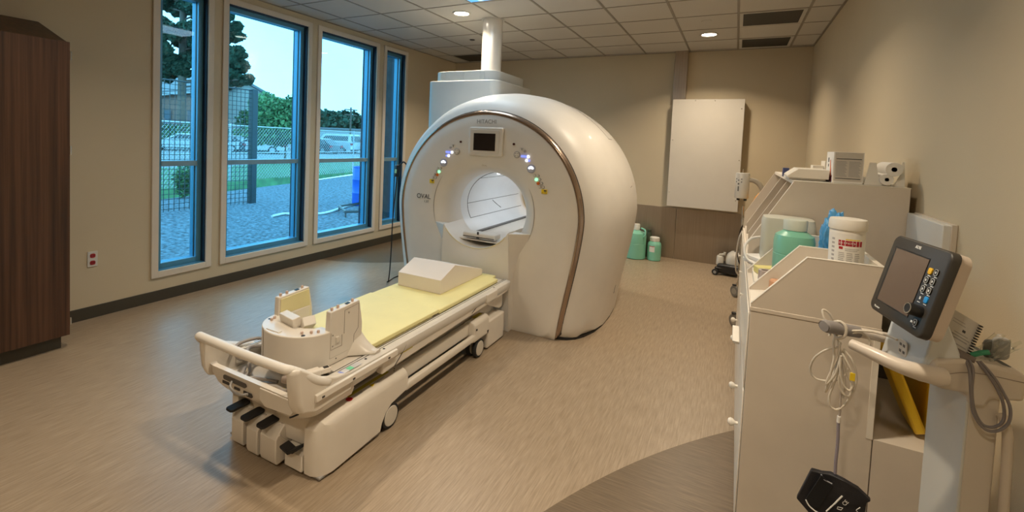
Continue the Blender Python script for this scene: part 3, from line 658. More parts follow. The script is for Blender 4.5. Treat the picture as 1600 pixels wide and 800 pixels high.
# --- foot pedals between the covers
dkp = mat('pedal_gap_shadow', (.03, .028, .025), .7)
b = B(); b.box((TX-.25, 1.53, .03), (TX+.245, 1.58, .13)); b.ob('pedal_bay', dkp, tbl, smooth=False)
for x, yy, w_ in ((TX-.202, 1.428, .088), (TX-.074, 1.418, .080), (TX+.043, 1.420, .115)):
    hw = w_/2
    body = [(1.53, .03), (yy+.03, .026), (yy+.022, .05), (yy+.022, .150), (yy+.04, .175), (yy+.07, .205), (1.58, .205), (1.58, .03)]
    pd = B().prism([(x-hw, y, z) for y, z in body], (w_, 0, 0)).ob('foot_pedal', WHITE2, tbl, bevel=.005)
    c = (x-.018, yy+.040, .207); B().prism(rrect(c, (.995, -.05, .0), (.08, .985, .06), .058, .105, .016, 6), (0, 0, .012)).ob('pedal_pad', BLACKR, pd, bevel=.003)
    b = B(); b.tube([(x+hw+.002, yy+.04, .17), (x+hw+.002, yy+.09, .11), (x+hw+.002, yy+.14, .10)], .004); b.ob('pedal_edge', WHITE2, pd)
x = TX+.180; w_ = .118
pd = B().prism([(x-w_/2, y, z) for y, z in ((1.55, .03), (1.475, .025), (1.478, .10), (1.49, .115), (1.55, .13))], (w_, 0, 0)).ob('foot_pedal', WHITE2, tbl, bevel=.005)
b = B(); b.obox((x-.028, 1.47, .122), (.028, 0, -.008), (0, .026, 0), (0, 0, .006)); b.obox((x+.028, 1.47, .135), (.028, 0, .018), (0, .026, 0), (-.003, 0, .006)); b.obox((x-.002, 1.475, .115), (.016, 0, .0), (0, .016, 0), (0, 0, .006)); b.ob('pedal_pad', BLACKR, pd, bevel=.003)
B().rings([[(TX-.30, 1.62, z), (TX-.29, y0+.06, z), (TX-.16, y0+.02, z), (TX+.05, y0, z), (TX+.26, y0+.01, z), (TX+.26, 1.62, z)] for y0, z in ((1.50, .13), (1.492, .20), (1.50, .262), (1.52, .2845))]).ob('pedal_hood', WHITE2, tbl, bevel=.01)
# --- lower frame beams, side bar, casters
b = B(); b.box((TX-.24, 2.05, .20), (TX+.24, 3.40, .30)); b.ob('frame_beam', WHITE3, tbl, bevel=.01)
b = B(); b.box((TX-.22, 1.9, .30), (TX+.22, 3.3, .37)); b.ob('frame_beam', WHITE3, tbl, bevel=.01)
for s in (-1, 1):
    B().box((TX+s*.262, 2.10, .19), (TX+s*.30, 2.95, .28)).ob('frame_beam', WHITE3, tbl, bevel=.008)
    B().rings([[(TX+s*x, y, z) for x, z in ((.315, .150), (.315, .195), (.325, .203), (.345, .200), (.350, .185), (.345, .155), (.33, .146))] for y in (2.12, 2.93)]).ob('side_bar', WHITE2, tbl, bevel=.006)
    cb = B().rings([[(TX+s*x, y, z) for x, z in ((.25, .14), (.25, .275), (.285, .292), (.325, .292), (.345, .270), (.348, .15), (.33, .135))] for y in (2.90, 3.13)]).ob('caster_housing', WHITE2, tbl, bevel=.014, seg=3)
    b = B(); b.lathe((TX+s*.349, 2.925, .235), [(.008, 0), (.008, .004), (.0005, .005)], 12, (s, 0, 0)); b.prism([(TX+s*.349, 3.09, .175), (TX+s*.349, 3.12, .172), (TX+s*.349, 3.105, .145)], (s*.001, 0, 0)); b.ob('housing_mark', BLACK, cb)
    b = B(); b.box((TX+s*.27, 2.98, .2925), (TX+s*.30, 3.10, .2935)); b.ob('yellow_sticker', mat('olive_yellow', (.45, .38, .03)), cb, smooth=False)
    for y0, nm in ((3.0, 'far'), (1.99, 'near')):
        for dx in (.27, .325):
            wh = B().lathe((TX+s*dx, y0, .0705), [(.040, -.017), (.066, -.015), (.0695, -.009), (.0695, .009), (.066, .015), (.040, .017)], 30, (s, 0, 0)).ob('caster_wheel', BLACKR, tbl)
            B().lathe((TX+s*dx, y0, .0705), [(.0005, -.018), (.05, -.018), (.056, -.012), (.056, .014), (.052, .019), (.0005, .020)], 30, (s, 0, 0)).ob('wheel_disc', mat('wheel_disc', (.60, .56, .49), .35), wh)
    B().box((TX+s*.20, 3.13, .012), (TX+s*.335, 3.42, .225)).ob('dock_foot', WHITE2, tbl, bevel=.012)
    B().cyl((TX+s*.298, 1.99, .075), (TX+s*.298, 1.99, .12), .018).ob('caster_stem', BLACK, tbl)
    B().cyl((TX+s*.298, 3.0, .075), (TX+s*.298, 3.0, .16), .018).ob('caster_stem', BLACK, tbl)
b = B(); b.box((TX-.18, 1.6, .045), (TX+.18, 2.1, .07)); b.box((TX-.10, 2.3, .17), (TX+.10, 3.4, .20)); b.ob('under_frame', BLACK, tbl)
b = B()
for y0, y1, z in ((2.05, 2.16, .395), (3.02, 3.14, .407)):
    b.box((TX+.3455, y0, z), (TX+.3462, y1, z+.012))
b.ob('yellow_side_label', mat('olive_yellow', (.45, .38, .03)), tbl, smooth=False)
b = B()
b.tube([(TX+.3465, 2.0, .35), (TX+.3465, 2.06, .395), (TX+.353, 2.09, .44)], .0022); b.tube([(TX+.346, 2.85, .38), (TX+.348, 2.97, .43)], .0025); b.ob('skirt_seam', DARK, tbl)
# ---- mattress pads
padm = mat('yellow_foam_pad', (.80, .74, .36), .55, var=.03, bump=.05, bscale=30)
lowp = B().prism([(TX-.24, 1.885, .4635), (TX-.10, 1.862, .4635), (TX+.10, 1.855, .4635), (TX+.20, 1.872, .4635), (TX+.255, 1.878, .4635), (TX+.272, 1.86, .4635), (TX+.28, 1.88, .4635), (TX+.28, 2.45, .4635), (TX-.28, 2.45, .4635)], (0, 0, .012))
pad = B().prism([(TX-.29, 1.96, .4765), (TX-.26, 1.90, .4765), (TX-.12, 1.86, .4765), (TX+.10, 1.87, .4765), (TX+.20, 1.895, .4765), (TX+.25, 1.90, .4765), (TX+.280, 1.875, .4765), (TX+.287, 1.88, .4765), (TX+.287, 2.515, .4765), (TX-.30, 2.515, .4765)], (0, 0, .024))
pd1 = tag(pad.ob('mattress_pad', padm, bevel=.006, seg=3), 'thin yellow mattress pad nearer the push handle, on the patient table', 'mattress pad', 'yellow pads on the patient table')
lowp.ob('lower_layer', padm, pd1, bevel=.004)
pad = B().prism([(TX-.30, 2.52, .464), (TX+.288, 2.52, .464), (TX+.288, 3.36, .464), (TX+.23, 3.37, .464), (TX+.23, 3.44, .464), (TX-.23, 3.44, .464), (TX-.30, 3.36, .464)], (0, 0, .032))
tag(pad.ob('mattress_pad', padm, bevel=.008, seg=3), 'yellow mattress pad under the white foam wedge beside the scanner', 'mattress pad', 'yellow pads on the patient table')
# under-layer corner
# ---- white foam wedge
fx0, fx1 = -2.198, -1.814
wp = [(2.765, .4965), (2.765, .598), (2.955, .672), (3.39, .545), (3.39, .4965)]
tag(B().prism([(fx0, y, z) for y, z in wp], (fx1-fx0, 0, 0)).ob('foam_wedge', mat('white_foam', (.76, .70, .64), .6, var=.015), bevel=.003), 'white roof-shaped foam knee wedge lying on the yellow pad', 'foam wedge')
# ---- head coil
hc = thing('head_coil', 'cream head and neck coil cradle with two upright sides on the table', 'head coil', (-1.92, 1.7, .463))
HX = -1.915
def arc(cx, cy, rx, ry, a0, a1, n): return [(cx+rx*math.cos(math.radians(a0+(a1-a0)*i/n)), cy+ry*math.sin(math.radians(a0+(a1-a0)*i/n))) for i in range(n+1)]
outer = [(HX-.205, 1.84)] + arc(HX, 1.635, .205, .165, 180, 360, 20) + [(HX+.205, 1.84)]
inner = [(HX+.165, 1.84), (HX+.150, 1.66)] + arc(HX, 1.66, .12, .07, 0, -180, 12) + [(HX-.150, 1.66), (HX-.165, 1.84)]
poly = outer + inner
B().rings([[(x, y, z) for x, y in poly] for z in (.472, .640)]).ob('cradle_shell', WHITE2, hc, bevel=.005, seg=3, ang=30)
B().rings([[(x, y, z) for x, y in [(HX-.2035, 1.8385)] + arc(HX, 1.635, .2035, .1635, 180, 360, 20) + [(HX+.2035, 1.8385)]] for z in (.4655, .505)]).ob('cradle_floor', WHITE2, hc, bevel=.004)
ybed = mat('yellow_pad_dark', (.78, .60, .08), .55)
b = B(); b.lathe((HX+.01, 1.74, .506), [(.0005, .014), (.06, .014), (.075, .008), (.08, 0)], 24); b.ob('head_pad', ybed, hc, label='yellow head pad')
for s in (-1, 1):
    tw_ = [(1.635, .640), (1.640, .735), (1.835, .745), (1.845, .70), (1.86, .62), (1.86, .55), (1.84, .50), (1.635, .50)]
    to = B().prism([(HX+s*.172, y, z) for y, z in tw_], (s*.0345, 0, 0)).ob('side_upright', WHITE2, hc, bevel=.004)
    if s == -1: B().prism([(HX+s*.172, y, z) for y, z in [(1.645, .645), (1.647, .725), (1.83, .735), (1.845, .60), (1.84, .51), (1.645, .51)]], (-s*.005, 0, 0)).ob('inner_pad', mat('pale_yellow_pad', (.72, .66, .38), .6), to, bevel=.002)
    for y in (1.66, 1.70, 1.80): B().lathe((HX+s*.189, y, .736+(y-1.64)*.05), [(.007, 0), (.007, .012), (.005, .015), (.0005, .015)], 12).ob('locating_pin', mat('pink_beige_plastic', (.62, .46, .38), .4), to)
    b = B(); b.obox((HX+s*.189, 1.765, .744), (.008, 0, 0), (0, .012, .001), (0, 0, .001)); b.ob('slot', BLACK, to, smooth=False)
    # shoulder flare running down onto the table
    R_ = []
    for t in [i/8 for i in range(9)]:
        x = HX + s*(.175 + .135*t); h = .484 + .115*(1-t)**1.9; ya = 1.72 + .13*t**.8; yb = 1.862 + .03*t
        R_.append([(x, ya, .470), (x, ya, .478), (x, ya+.35*(yb-ya), .478+.75*(h-.478)), (x, yb-.01, h), (x, yb, h-.004), (x, yb, .470)])
    B().rings(R_).ob('shoulder_flare', WHITE2, hc, ang=60)
for x, y in ((HX-.155, 1.60), (HX-.145, 1.575), (HX+.115, 1.545), (HX+.145, 1.575), (HX+.165, 1.60)): B().lathe((x, y, .640), [(.007, 0), (.007, .012), (.0005, .014)], 12).ob('locating_pin', mat('pink_beige_plastic', (.62, .46, .38)), hc)
b = B()
for x, y in ((HX-.17, 1.585), (HX+.135, 1.535)): b.lathe((x, y, .640), [(.010, 0), (.010, .001), (.0005, .001)], 12)
b.ob('peg_hole', BLACK, hc)
b = B(); b.box((HX-.075, 1.492, .640), (HX+.015, 1.512, .644)); b.ob('name_ridge', WHITE2, hc, bevel=.001)
hr = B().obox((HX-.035, 1.60, .662), (.065, -.012, 0), (.004, .022, .004), (0, -.006, .026)).ob('forehead_block', WHITE2, hc, bevel=.004)
B().obox((HX+.045, 1.635, .645), (.014, -.006, -.018), (.01, .03, 0), (.022, -.004, .024)).ob('forehead_block', WHITE2, hc, bevel=.003)
b = B(); b.prism([(HX+.2055, y, z) for y, z in ((1.635, .60), (1.635, .53), (1.70, .53), (1.70, .565), (1.735, .565), (1.735, .60))], (.0008, 0, 0))
def outl(b, pts, r=.0012): b.tube(pts, r, n=5, smooth=0)
b = B()
outl(b, [(HX+.207, y, z) for y, z in ((1.642, .63), (1.642, .545), (1.715, .545), (1.715, .60))])
outl(b, [(HX+.207, y, z) for y, z in ((1.73, .60), (1.73, .72), (1.83, .73), (1.83, .60), (1.80, .57), (1.795, .49))])
outl(b, [(HX-.085, 1.484, .645), (HX-.085, 1.484, .49)])
b.ob('panel_seam', mat('coil_seam', (.30, .25, .2), .6), hc)
B().box((HX+.204, 1.672, .572), (HX+.216, 1.692, .602)).ob('release_button', WHITE2, hc, bevel=.003)
b = B()
for y, z in ((1.655, .615), (1.655, .56), (1.76, .70), (1.80, .56), (1.68, .49)): b.lathe((HX+.205, y, z), [(.004, 0), (.004, .0015), (.0005, .0015)], 8, (1, 0, 0))
b.ob('screw', GREYD, hc)
# ---- coil cables and plug on the near tray
tag(B().tube([(-2.13, 1.62, .50), (-2.20, 1.60, .505), (-2.23, 1.52, .50), (-2.20, 1.47, .49), (-2.12, 1.44, .48), (-2.10, 1.47, .475), (-2.17, 1.52, .478), (-2.19, 1.56, .475), (-2.16, 1.60, .475)], .009).ob('coil_cable', mat('grey_cable', (.34, .31, .29), .5)),
    'grey cable looped on the table at the left of the head coil', 'cable')
tag(B().tube([(-2.16, 1.50, .395), (-2.10, 1.44, .386), (-2.02, 1.42, .385), (-1.95, 1.44, .386), (-1.88, 1.47, .390), (-1.80, 1.455, .40), (-1.76, 1.47, .43), (-1.745, 1.50, .468)], .010).ob('coil_cable', mat('grey_cable', (.34, .31, .29))),
    'grey cable lying in the end tray under the push handle', 'cable')
tag(B().tube([(-2.20, 1.55, .392), (-2.12, 1.50, .386), (-2.09, 1.44, .386), (-2.05, 1.47, .386), (-1.92, 1.51, .386)], .008).ob('coil_cable', mat('grey_cable', (.34, .31, .29))),
    'thinner grey cable crossing the left of the end tray', 'cable')
pg = thing('coil_plug', 'ribbed cream connector plug lying beside the head coil', 'connector plug', (-1.68, 1.55, .47))
dv = Vector((.34, .94, 0)).normalized(); sd = Vector((.94, -.34, 0)); c0 = Vector((-1.695, 1.47, .493))
B().obox(c0+dv*.02, dv*.055, sd*.022, (0, 0, .018)).ob('plug_body', WHITE2, pg, bevel=.006)
B().obox(c0+dv*.095, dv*.028, sd*.016, (0, 0, .012)).ob('plug_tip', WHITE2, pg, bevel=.003)
B().obox(c0+dv*.105+Vector((0, 0, .0125)), dv*.012, sd*.010, (0, 0, .001)).ob('contact_window', BLACK, pg, smooth=False)
B().tube([c0-dv*.03+Vector((0, 0, .0)), c0-dv*.06+sd*-.012, c0-dv*.085-sd*.03], [.020, .022, .014], n=12).ob('strain_relief', mat('taupe_rubber', (.36, .29, .24), .6), pg)
# ================================================================== CABINET RUN ALONG THE RIGHT WALL
FX, Y0, Y1, ZB = .089, 2.15, 4.42, .985
cb = thing('coil_cabinet', 'long cream laminate storage cabinet with open slant-fronted bins on top', 'cabinet', (.3, 3.2, 0))
# base: end panel, body, drawers
B().box((FX, Y0, 0), (.505, Y0+.02, ZB-.018)).ob('end_panel', LAM, cb, bevel=.0015)
B().box((FX, Y0+.02, .06), (.505, Y1, ZB-.018)).ob('base_body', LAM, cb, smooth=False)
B().box((FX+.03, Y0+.03, 0), (.49, Y1-.02, .06)).ob('toe_kick', DARK, cb, smooth=False)
B().box((FX-.003, Y0-.002, ZB-.017), (.508, Y1, ZB)).ob('worktop', LAM, cb, bevel=.002)
B().box((.486, Y0-.002, .572), (.506, Y0, .966)).ob('edge_strip', LAMW, cb, bevel=.001)
yy = Y0+.012
for i in range(4):
    y_a, y_b = yy + i*.56, yy + (i+1)*.56 - .008
    d = B().box((FX-.007, y_a, .64), (FX-.001, y_b, .955)).ob('drawer', LAMW, cb, bevel=.003)
    if i: B().lathe((FX-.007, (y_a+y_b)/2, .80), [(.004, 0), (.004, .006), (.008, .010), (.008, .014), (.0005, .016)], 16, (-1, 0, 0)).ob('knob', LAMW, d)
    dd = B().box((FX-.007, y_a, .07), (FX-.001, y_b, .63)).ob('cabinet_door', LAMW, cb, bevel=.003)
    B().lathe((FX-.007, y_a+.10 if i % 2 else y_b-.28, .345), [(.007, 0), (.007, .012), (.015, .020), (.018, .030), (.012, .040), (.0005, .043)], 16, (-1, 0, 0)).ob('knob', LAMW, dd)
# tilt-out bins near the front, as the photo shows their rims
B().rings([[(FX-.045, 2.60, .655), (FX-.018, 2.60, .655), (FX-.018, 2.80, .655), (FX-.045, 2.80, .655)], [(FX-.052, 2.58, .675), (FX-.018, 2.58, .675), (FX-.018, 2.82, .675), (FX-.052, 2.82, .675)]]).ob('bin_rim', LAMW, cb, bevel=.004)
# low slant-fronted bins
low = [(FX+.001, ZB), (FX+.001, ZB+.012), (.268, 1.212), (.505, 1.212), (.505, ZB)]
for y in (Y0, 2.40, 2.76):
    p = B().prism([(x, y, z) for x, z in low], (0, .018, 0)).ob('bin_divider', LAM, cb, smooth=False)
    B().rings([[(x, yy2, z) for x, z in ((FX, ZB+.0115), (.2675, 1.212), (.505, 1.212), (.505, 1.2135), (.267, 1.2135), (FX-.001, ZB+.014))] for yy2 in (y-.0008, y+.0188)]).ob('edge_banding', LAMW, p, smooth=False)
B().box((.487, Y0+.018, ZB), (.505, 3.0, 1.212)).ob('bin_back', LAMW, cb, bevel=.001)
B().box((.26, Y0+.018, ZB), (.487, 2.40, 1.132)).ob('bin_shelf', LAMW, cb, smooth=False)
B().prism([(FX+.002, Y0+.018, ZB+.001), (FX+.002, Y0+.018, ZB+.006), (.26, Y0+.018, ZB+.03), (.26, Y0+.018, ZB+.001)], (0, .23, 0)).ob('bin_floor', LAMW, cb, smooth=False)
B().box((FX+.02, 2.42, ZB+.0005), (.487, 3.0, ZB+.03)).ob('bin_floor', LAMW, cb, smooth=False)
# tall slotted unit
tu = thing('slotted_shelf', 'tall cream slant-fronted shelf with narrow upright slots on the cabinet', 'shelf', (.45, 3.7, ZB))
T1 = 4.40
tall = [(FX+.003, ZB+.0005), (FX+.003, 1.112), (.289, 1.466), (.772, 1.466), (.772, ZB-.2), (.512, ZB-.2), (.512, ZB+.0005)]
B().prism([(x, 3.0, z) for x, z in tall], (0, .02, 0)).ob('end_board', LAM, tu, smooth=False)
B().rings([[(x, y, z) for x, z in ((FX+.001, 1.111), (.288, 1.4665), (.774, 1.4665), (.774, 1.4645), (.2895, 1.4645), (FX+.0035, 1.109))] for y in (2.999, 3.021)]).ob('edge_banding', LAMW, tu, smooth=False)
B().prism([(x, T1-.02, z) for x, z in tall[:4] + [(.772, ZB+.0005)]], (0, .02, 0)).ob('end_board', LAM, tu, smooth=False)
for y in (3.13, 3.42, 3.86):
    q = B().prism([(x, y, z) for x, z in [(.10, 1.02), (.10, 1.10), (.292, 1.445), (.74, 1.445), (.74, 1.02)]], (0, .012, 0)).ob('slot_divider', LAM, tu, smooth=False)
    B().rings([[(x, yy2, z) for x, z in ((.10, 1.101), (.2915, 1.446), (.2945, 1.446), (.103, 1.100))] for yy2 in (y-.0005, y+.0125)]).ob('edge_banding', LAMW, q, smooth=False)
B().box((.285, 3.02, 1.446), (.772, T1-.02, 1.466)).ob('top_board', LAMW, tu, smooth=False)
B().box((.754, 3.02, ZB+.0005), (.772, T1-.02, 1.446)).ob('back_board', LAM, tu, smooth=False)
B().box((.10, 3.02, ZB+.0005), (.754, T1-.02, ZB+.02)).ob('bottom_board', LAM, tu, smooth=False)
# lower niche unit between the cabinet and the wall
nu = thing('niche_shelf', 'cream low shelf unit with open dark niche behind the monitor cart', 'shelf', (.65, 2.5, 0))
B().box((.508, Y0, 0), (.80, Y0+.018, .555)).ob('front_panel', LAM, nu, smooth=False)
B().box((.508, Y0, .555), (.80, 2.80, .573)).ob('niche_floor', LAM, nu, smooth=False)
B().box((.508, 2.782, .573), (.80, 2.80, 1.0)).ob('niche_back', GREYD, nu, smooth=False)
B().box((.508, Y0+.018, 0), (.526, 2.782, .555)).ob('side_panel', LAM, nu, smooth=False)
# yellow things in the niche
yb_ = mat('yellow_plastic', (.78, .52, .02), .45, var=.04)
yt = thing('yellow_folder_box', 'bright yellow leaning plastic box in the niche beside the cart', 'box', (.6, 2.3, .574))
F0, F1 = Vector((.522, 2.24, .905)), Vector((.652, 2.27, .590))
dn = (F1-F0).normalized(); th = Vector((-dn.z*-1, 0, dn.x*-1)); th = Vector((.92, -.0, .38)).normalized()
c = (F0+F1)/2 + th*.0
B().obox(c + Vector((.016, .06, .0)), dn*.17, (0, .085, 0), th*.018).ob('box_body', yb_, yt, bevel=.008)
B().obox(c + Vector((-.002, .03, .045)), dn*.075, (0, .05, 0), th*.008).ob('raised_panel', yb_, yt, bevel=.006)
tag(B().box((.690, 2.28, .5735), (.775, 2.62, .90)).ob('yellow_box', mat('deep_yellow_plastic', (.62, .40, .02), .5), bevel=.012), 'darker yellow upright box deeper in the niche behind the cart column', 'box')
# white box on the right wall
wb = thing('wall_cover_box', 'shallow white rectangular cover box mounted on the right wall', 'wall box', (XR, 2.8, 1.12))
B().box((.765, 2.545, 1.10), (XR-.002, 3.0-.004, 1.345)).ob('cover', mat('wall_box_white', (.62, .62, .60), .4, var=.01), wb, bevel=.003)
B().box((.79, 2.538, 1.095), (XR-.001, 2.995, 1.350)).ob('back_flange', mat('wall_box_flange', (.56, .50, .42), .45), wb, bevel=.002)
# ---- things on the low bins
# wipes tub
tc_ = Vector((.405, 2.268, 1.133))
tub = thing('wipes_tub', 'white tub of wipes with a red banner label on the near bin', 'tub', tc_)
tubm = mat('tub_plastic', (.80, .77, .70), .4, var=.01)
B().lathe(tc_, [(.0005, 0), (.052, 0), (.055, .004), (.0585, .195), (.057, .20)], 40).ob('body', tubm, tub)
B().lathe(tc_, [(.0615, .192), (.0625, .196), (.0620, .222), (.0585, .232), (.045, .234), (.0005, .232)], 40).ob('lid', tubm, tub)
def wrap(m, name, a0, a1, z0, z1, r=.0565, k=12, par=None):
    P0, P1 = [], []
    for i in range(k+1):
        a = math.radians(a0 + (a1-a0)*i/k); rr0 = .055+.0035*z0/.195+.0006; rr1 = .055+.0035*z1/.195+.0006
        P0.append((tc_.x+rr0*math.cos(a), tc_.y+rr0*math.sin(a), tc_.z+z0)); P1.append((tc_.x+rr1*math.cos(a), tc_.y+rr1*math.sin(a), tc_.z+z1))
    b_ = B(); b_.rings([P0, P1], closed=False, caps=False); return b_.ob(name, m, par or tub, smooth=True)
A0, A1 = 238, 318
lab = wrap(mat('label_white', (.83, .81, .76), .5, var=.01), 'label', 185, 325, .012, .178)
wrap(mat('banner_red', (.42, .008, .025), .4), 'banner', A0-4, A1-6, .132, .153, par=lab)
wrap(YEL, 'yellow_stripe', A0+18, A1-14, .155, .159, par=lab)
wrap(RED, 'red_oval', A0-2, A0+11, .118, .128, par=lab)
wrap(INKG, 'barcode', 206, 218, .020, .05, par=lab)
for z0, z1, a, c2 in ((.120, .122, 255, 303), (.114, .116, 256, 296), (.110, .1105, 262, 290)): wrap(INKG, 'print_line', a, c2, z0, z1, par=lab)
for col in ((236, 256), (262, 282), (288, 306)):
    for i in range(7): wrap(mat('light_print', (.45, .43, .41), .6), 'print_line', col[0], col[1]-(i*5 % 4), .060+i*.007, .0635+i*.007, par=lab)
for z0, z1, a, c2, mm in ((.046, .050, 236, 300, INK), (.040, .043, 236, 292, INK), (.034, .036, 245, 295, INKG), (.022, .028, 236, 306, INK)): wrap(mm, 'print_line', a, c2, z0, z1, par=lab)
for i in range(6): wrap(mat('light_print', (.45, .43, .41), .6), 'print_line', 208, 220, .07+i*.016, .078+i*.016, par=lab)
# banner letters, placed one by one round the tub
for i, ch in enumerate('DISPATCH'):
    a = math.radians(A0+2 + i*6.6); r_ = .0592; N = Vector((math.cos(a), math.sin(a), 0)); Rg = Vector((-math.sin(a), math.cos(a), 0))
    text(ch, .0105, tc_ + N*r_ + Vector((0, 0, .1425)), Rg, (0, 0, 1), PAPER, lab)
# green jar
def jar(name, c, rad_, h, neck, label, cat, body_m, lid_m, waist=True, sticker=None):
    t = thing(name, label, cat, c)
    B().lathe(c, [(.0005, 0), (rad_*.9, 0), (rad_, .012), (rad_, h*.45), (rad_*.985, h*.455), (rad_*.985, h*.465), (rad_, h*.47), (rad_, h*.66), (rad_*.93, h*.75), (neck*1.05, h*.82), (neck, h*.84)], 36).ob('body', body_m, t)
    B().lathe(c, [(neck*.95, h*.83), (neck*1.08, h*.835), (neck*1.10, h*.98), (neck*1.02, h), (.0005, h)], 30).ob('lid', lid_m, t)
    return t
greenj = mat('mint_green_plastic', (.22, .56, .42), .3, var=.03, coat=.2)
lidm = mat('frosted_lid', (.66, .72, .64), .4, trans=.1)
J = jar('green_jar', Vector((.262, 2.56, ZB+.031)), .082, .292, .044, 'mint green wide plastic jar with frosted lid in the middle bin', 'jar', greenj, lidm)
b = B(); b.prism([(.262+.010, 2.477, ZB+.105), (.262+.042, 2.487, ZB+.105), (.262+.042, 2.487, ZB+.135), (.262+.010, 2.477, ZB+.135)], (0, -.002, 0)); b.ob('round_label', PAPER, J, smooth=False)
# white container behind
wc = thing('white_container', 'big translucent white square plastic container behind the mint green jar', 'container', (.25, 2.88, ZB+.03))
wcm = mat('milky_white_plastic', (.70, .70, .61), .4, var=.02, trans=.1)
B().rings([rrect((.262, 2.895, ZB+.0305+z), (1, 0, 0), (0, 1, 0), .235*k, .17*k, .035) for z, k in ((0, .94), (.012, 1), (.235, 1), (.258, .95), (.262, .80))]).ob('body', wcm, wc, ang=60)
# blue bag
def blob(name, c, rx, ry, rz, m, label, cat, amp=.18, seed=1, sub=5, par=None):
    bm_ = bmesh.new(); bmesh.ops.create_icosphere(bm_, subdivisions=sub, radius=1.0)
    from mathutils import noise as NZ
    for v in bm_.verts:
        d = v.co.normalized(); k = 1 + amp*NZ.fractal(d*2.2+Vector((seed, seed*2, 0)), .8, 2.2, 4) + amp*.5*abs(NZ.noise(d*7+Vector((seed, 0, 0))))
        v.co = Vector((d.x*rx*k + c[0], d.y*ry*k + c[1], max(d.z*rz*k + c[2], c[2]-rz*.98)))
    me = bpy.data.meshes.new(name); bm_.to_mesh(me); bm_.free()
    o = link(name, me, m, par, ang=50)
    if cat: tag(o, label, cat)
    return o
blob('blue_bag', (.425, 2.63, 1.180), .058, .08, .163, mat('light_blue_plastic', (.10, .38, .75), .35, var=.15, nscale=20, bump=.4, bscale=25), 'crumpled bright blue plastic bag behind the wipes tub', 'bag', amp=.28, seed=3)
# odds and ends in the bins
tag(B().lathe((.158, 2.50, ZB+.0306), [(.030, 0), (.034, 0), (.034, .05), (.022, .05), (.022, .0), (.030, 0)], 28, (0, .0, 1)).ob('tape_roll', mat('clear_tape_roll', (.62, .52, .48), .3, trans=.2)), 'pale translucent roll of tape in the middle bin', 'tape roll')
tag(B().obox((.165, 2.66, ZB+.048), (.045, .02, 0), (-.01, .03, 0), (0, 0, .016)).ob('yellow_packet', mat('pale_yellow_packet', (.78, .68, .25), .5), bevel=.004), 'small pale yellow packet beside the mint green jar', 'packet')
tag(B().lathe((.185, 2.37, ZB+.022), [(.0005, .0), (.022, .0), (.024, .01), (.024, .045), (.018, .052), (.0005, .053)], 24).ob('small_pot', mat('salmon_plastic', (.62, .33, .18), .45)), 'small salmon orange round pot standing in the near bin', 'pot')
tag(B().tube([(.135, 2.80, ZB+.034), (.085, 2.85, 1.04), (.072, 2.90, 1.09), (.10, 2.93, 1.135), (.155, 2.96, 1.15)] , .0065).ob('white_tube', mat('white_tubing', (.78, .76, .72), .35)), 'white looped tube standing out of the bins at the front edge', 'tube')
for i, (dx, dz) in enumerate(((0, 0), (.004, .020))):
    tag(B().obox((.155+dx, 2.86+.0, ZB+.042+dz), (.045, .03, 0), (-.045, .07, 0), (0, 0, .009)).ob('folded_paper', PAPER, bevel=.002), ('lower' if i == 0 else 'upper') + ' of two folded white paper packs at the front of the bins', 'paper pack', 'white paper packs in the bins')
# ---- on top of the slotted unit
ZT2 = 1.4668
gb = thing('glove_box', 'upright white cardboard glove box with orange and grey print', 'box', (.53, 3.16, ZT2))
B().box((.462, 3.06, ZT2), (.592, 3.27, 1.632)).ob('carton', PAPER, gb, bevel=.001)
fyb = 3.0595
b = B(); b.box((.468, fyb-.0006, 1.478), (.588, fyb, 1.630)); b.ob('printed_side', mat('grey_beige_print', (.56, .52, .46), .6), gb, smooth=False)
b = B(); b.box((.474, fyb-.0012, 1.594), (.582, fyb-.0006, 1.598)); b.box((.474, fyb-.0012, 1.490), (.582, fyb-.0006, 1.494)); b.ob('print_bars', INK, gb, smooth=False)
b = B()
for i in range(12):
    for x0, x1 in ((.474, .522), (.530, .580)): b.box((x0, fyb-.0012, 1.503+i*.0070), (x1-(i*7 % 5)*.002, fyb-.0006, 1.5062+i*.0070))
b.ob('print_lines', INKG, gb, smooth=False)
b = B(); b.prism([(.4615, 3.10, 1.50), (.4615, 3.13, 1.50), (.4615, 3.155, 1.585), (.4615, 3.14, 1.59)], (-.0008, 0, 0)); b.ob('orange_swoosh', mat('orange_print', (.75, .18, .06), .5), gb, smooth=False)
b = B(); b.box((.461, 3.08, 1.472), (.4618, 3.16, 1.505)); b.ob('dark_red_patch', mat('dark_red_print', (.15, .01, .03), .5), gb, smooth=False)
b = B(); b.box((.461, 3.19, 1.575), (.4618, 3.215, 1.60)); b.box((.461, 3.19, 1.55), (.4618, 3.21, 1.565)); b.ob('small_print', INK, gb, smooth=False)
ph = thing('roll_holder', 'white angled stand holding two paper rolls beside the glove box', 'stand', (.69, 3.2, ZT2))
hm = mat('white_acrylic', (.76, .74, .69), .35)
B().prism([(.601, 3.07, ZT2), (.618, 3.07, 1.583), (.645, 3.07, 1.583), (.655, 3.07, 1.52), (.675, 3.07, 1.478), (.70, 3.07, ZT2)], (0, .006, 0)).ob('end_plate', hm, ph, smooth=False)
B().prism([(.70, 3.07, ZT2), (.725, 3.07, 1.478), (.745, 3.07, 1.53), (.748, 3.07, 1.592), (.758, 3.07, 1.592), (.765, 3.07, ZT2)], (0, .006, 0)).ob('end_plate', hm, ph, smooth=False)
B().box((.601, 3.30, ZT2), (.765, 3.306, 1.50)).ob('back_plate', hm, ph, smooth=False)
B().box((.601, 3.076, ZT2), (.765, 3.30, ZT2+.004)).ob('base_plate', hm, ph, smooth=False)
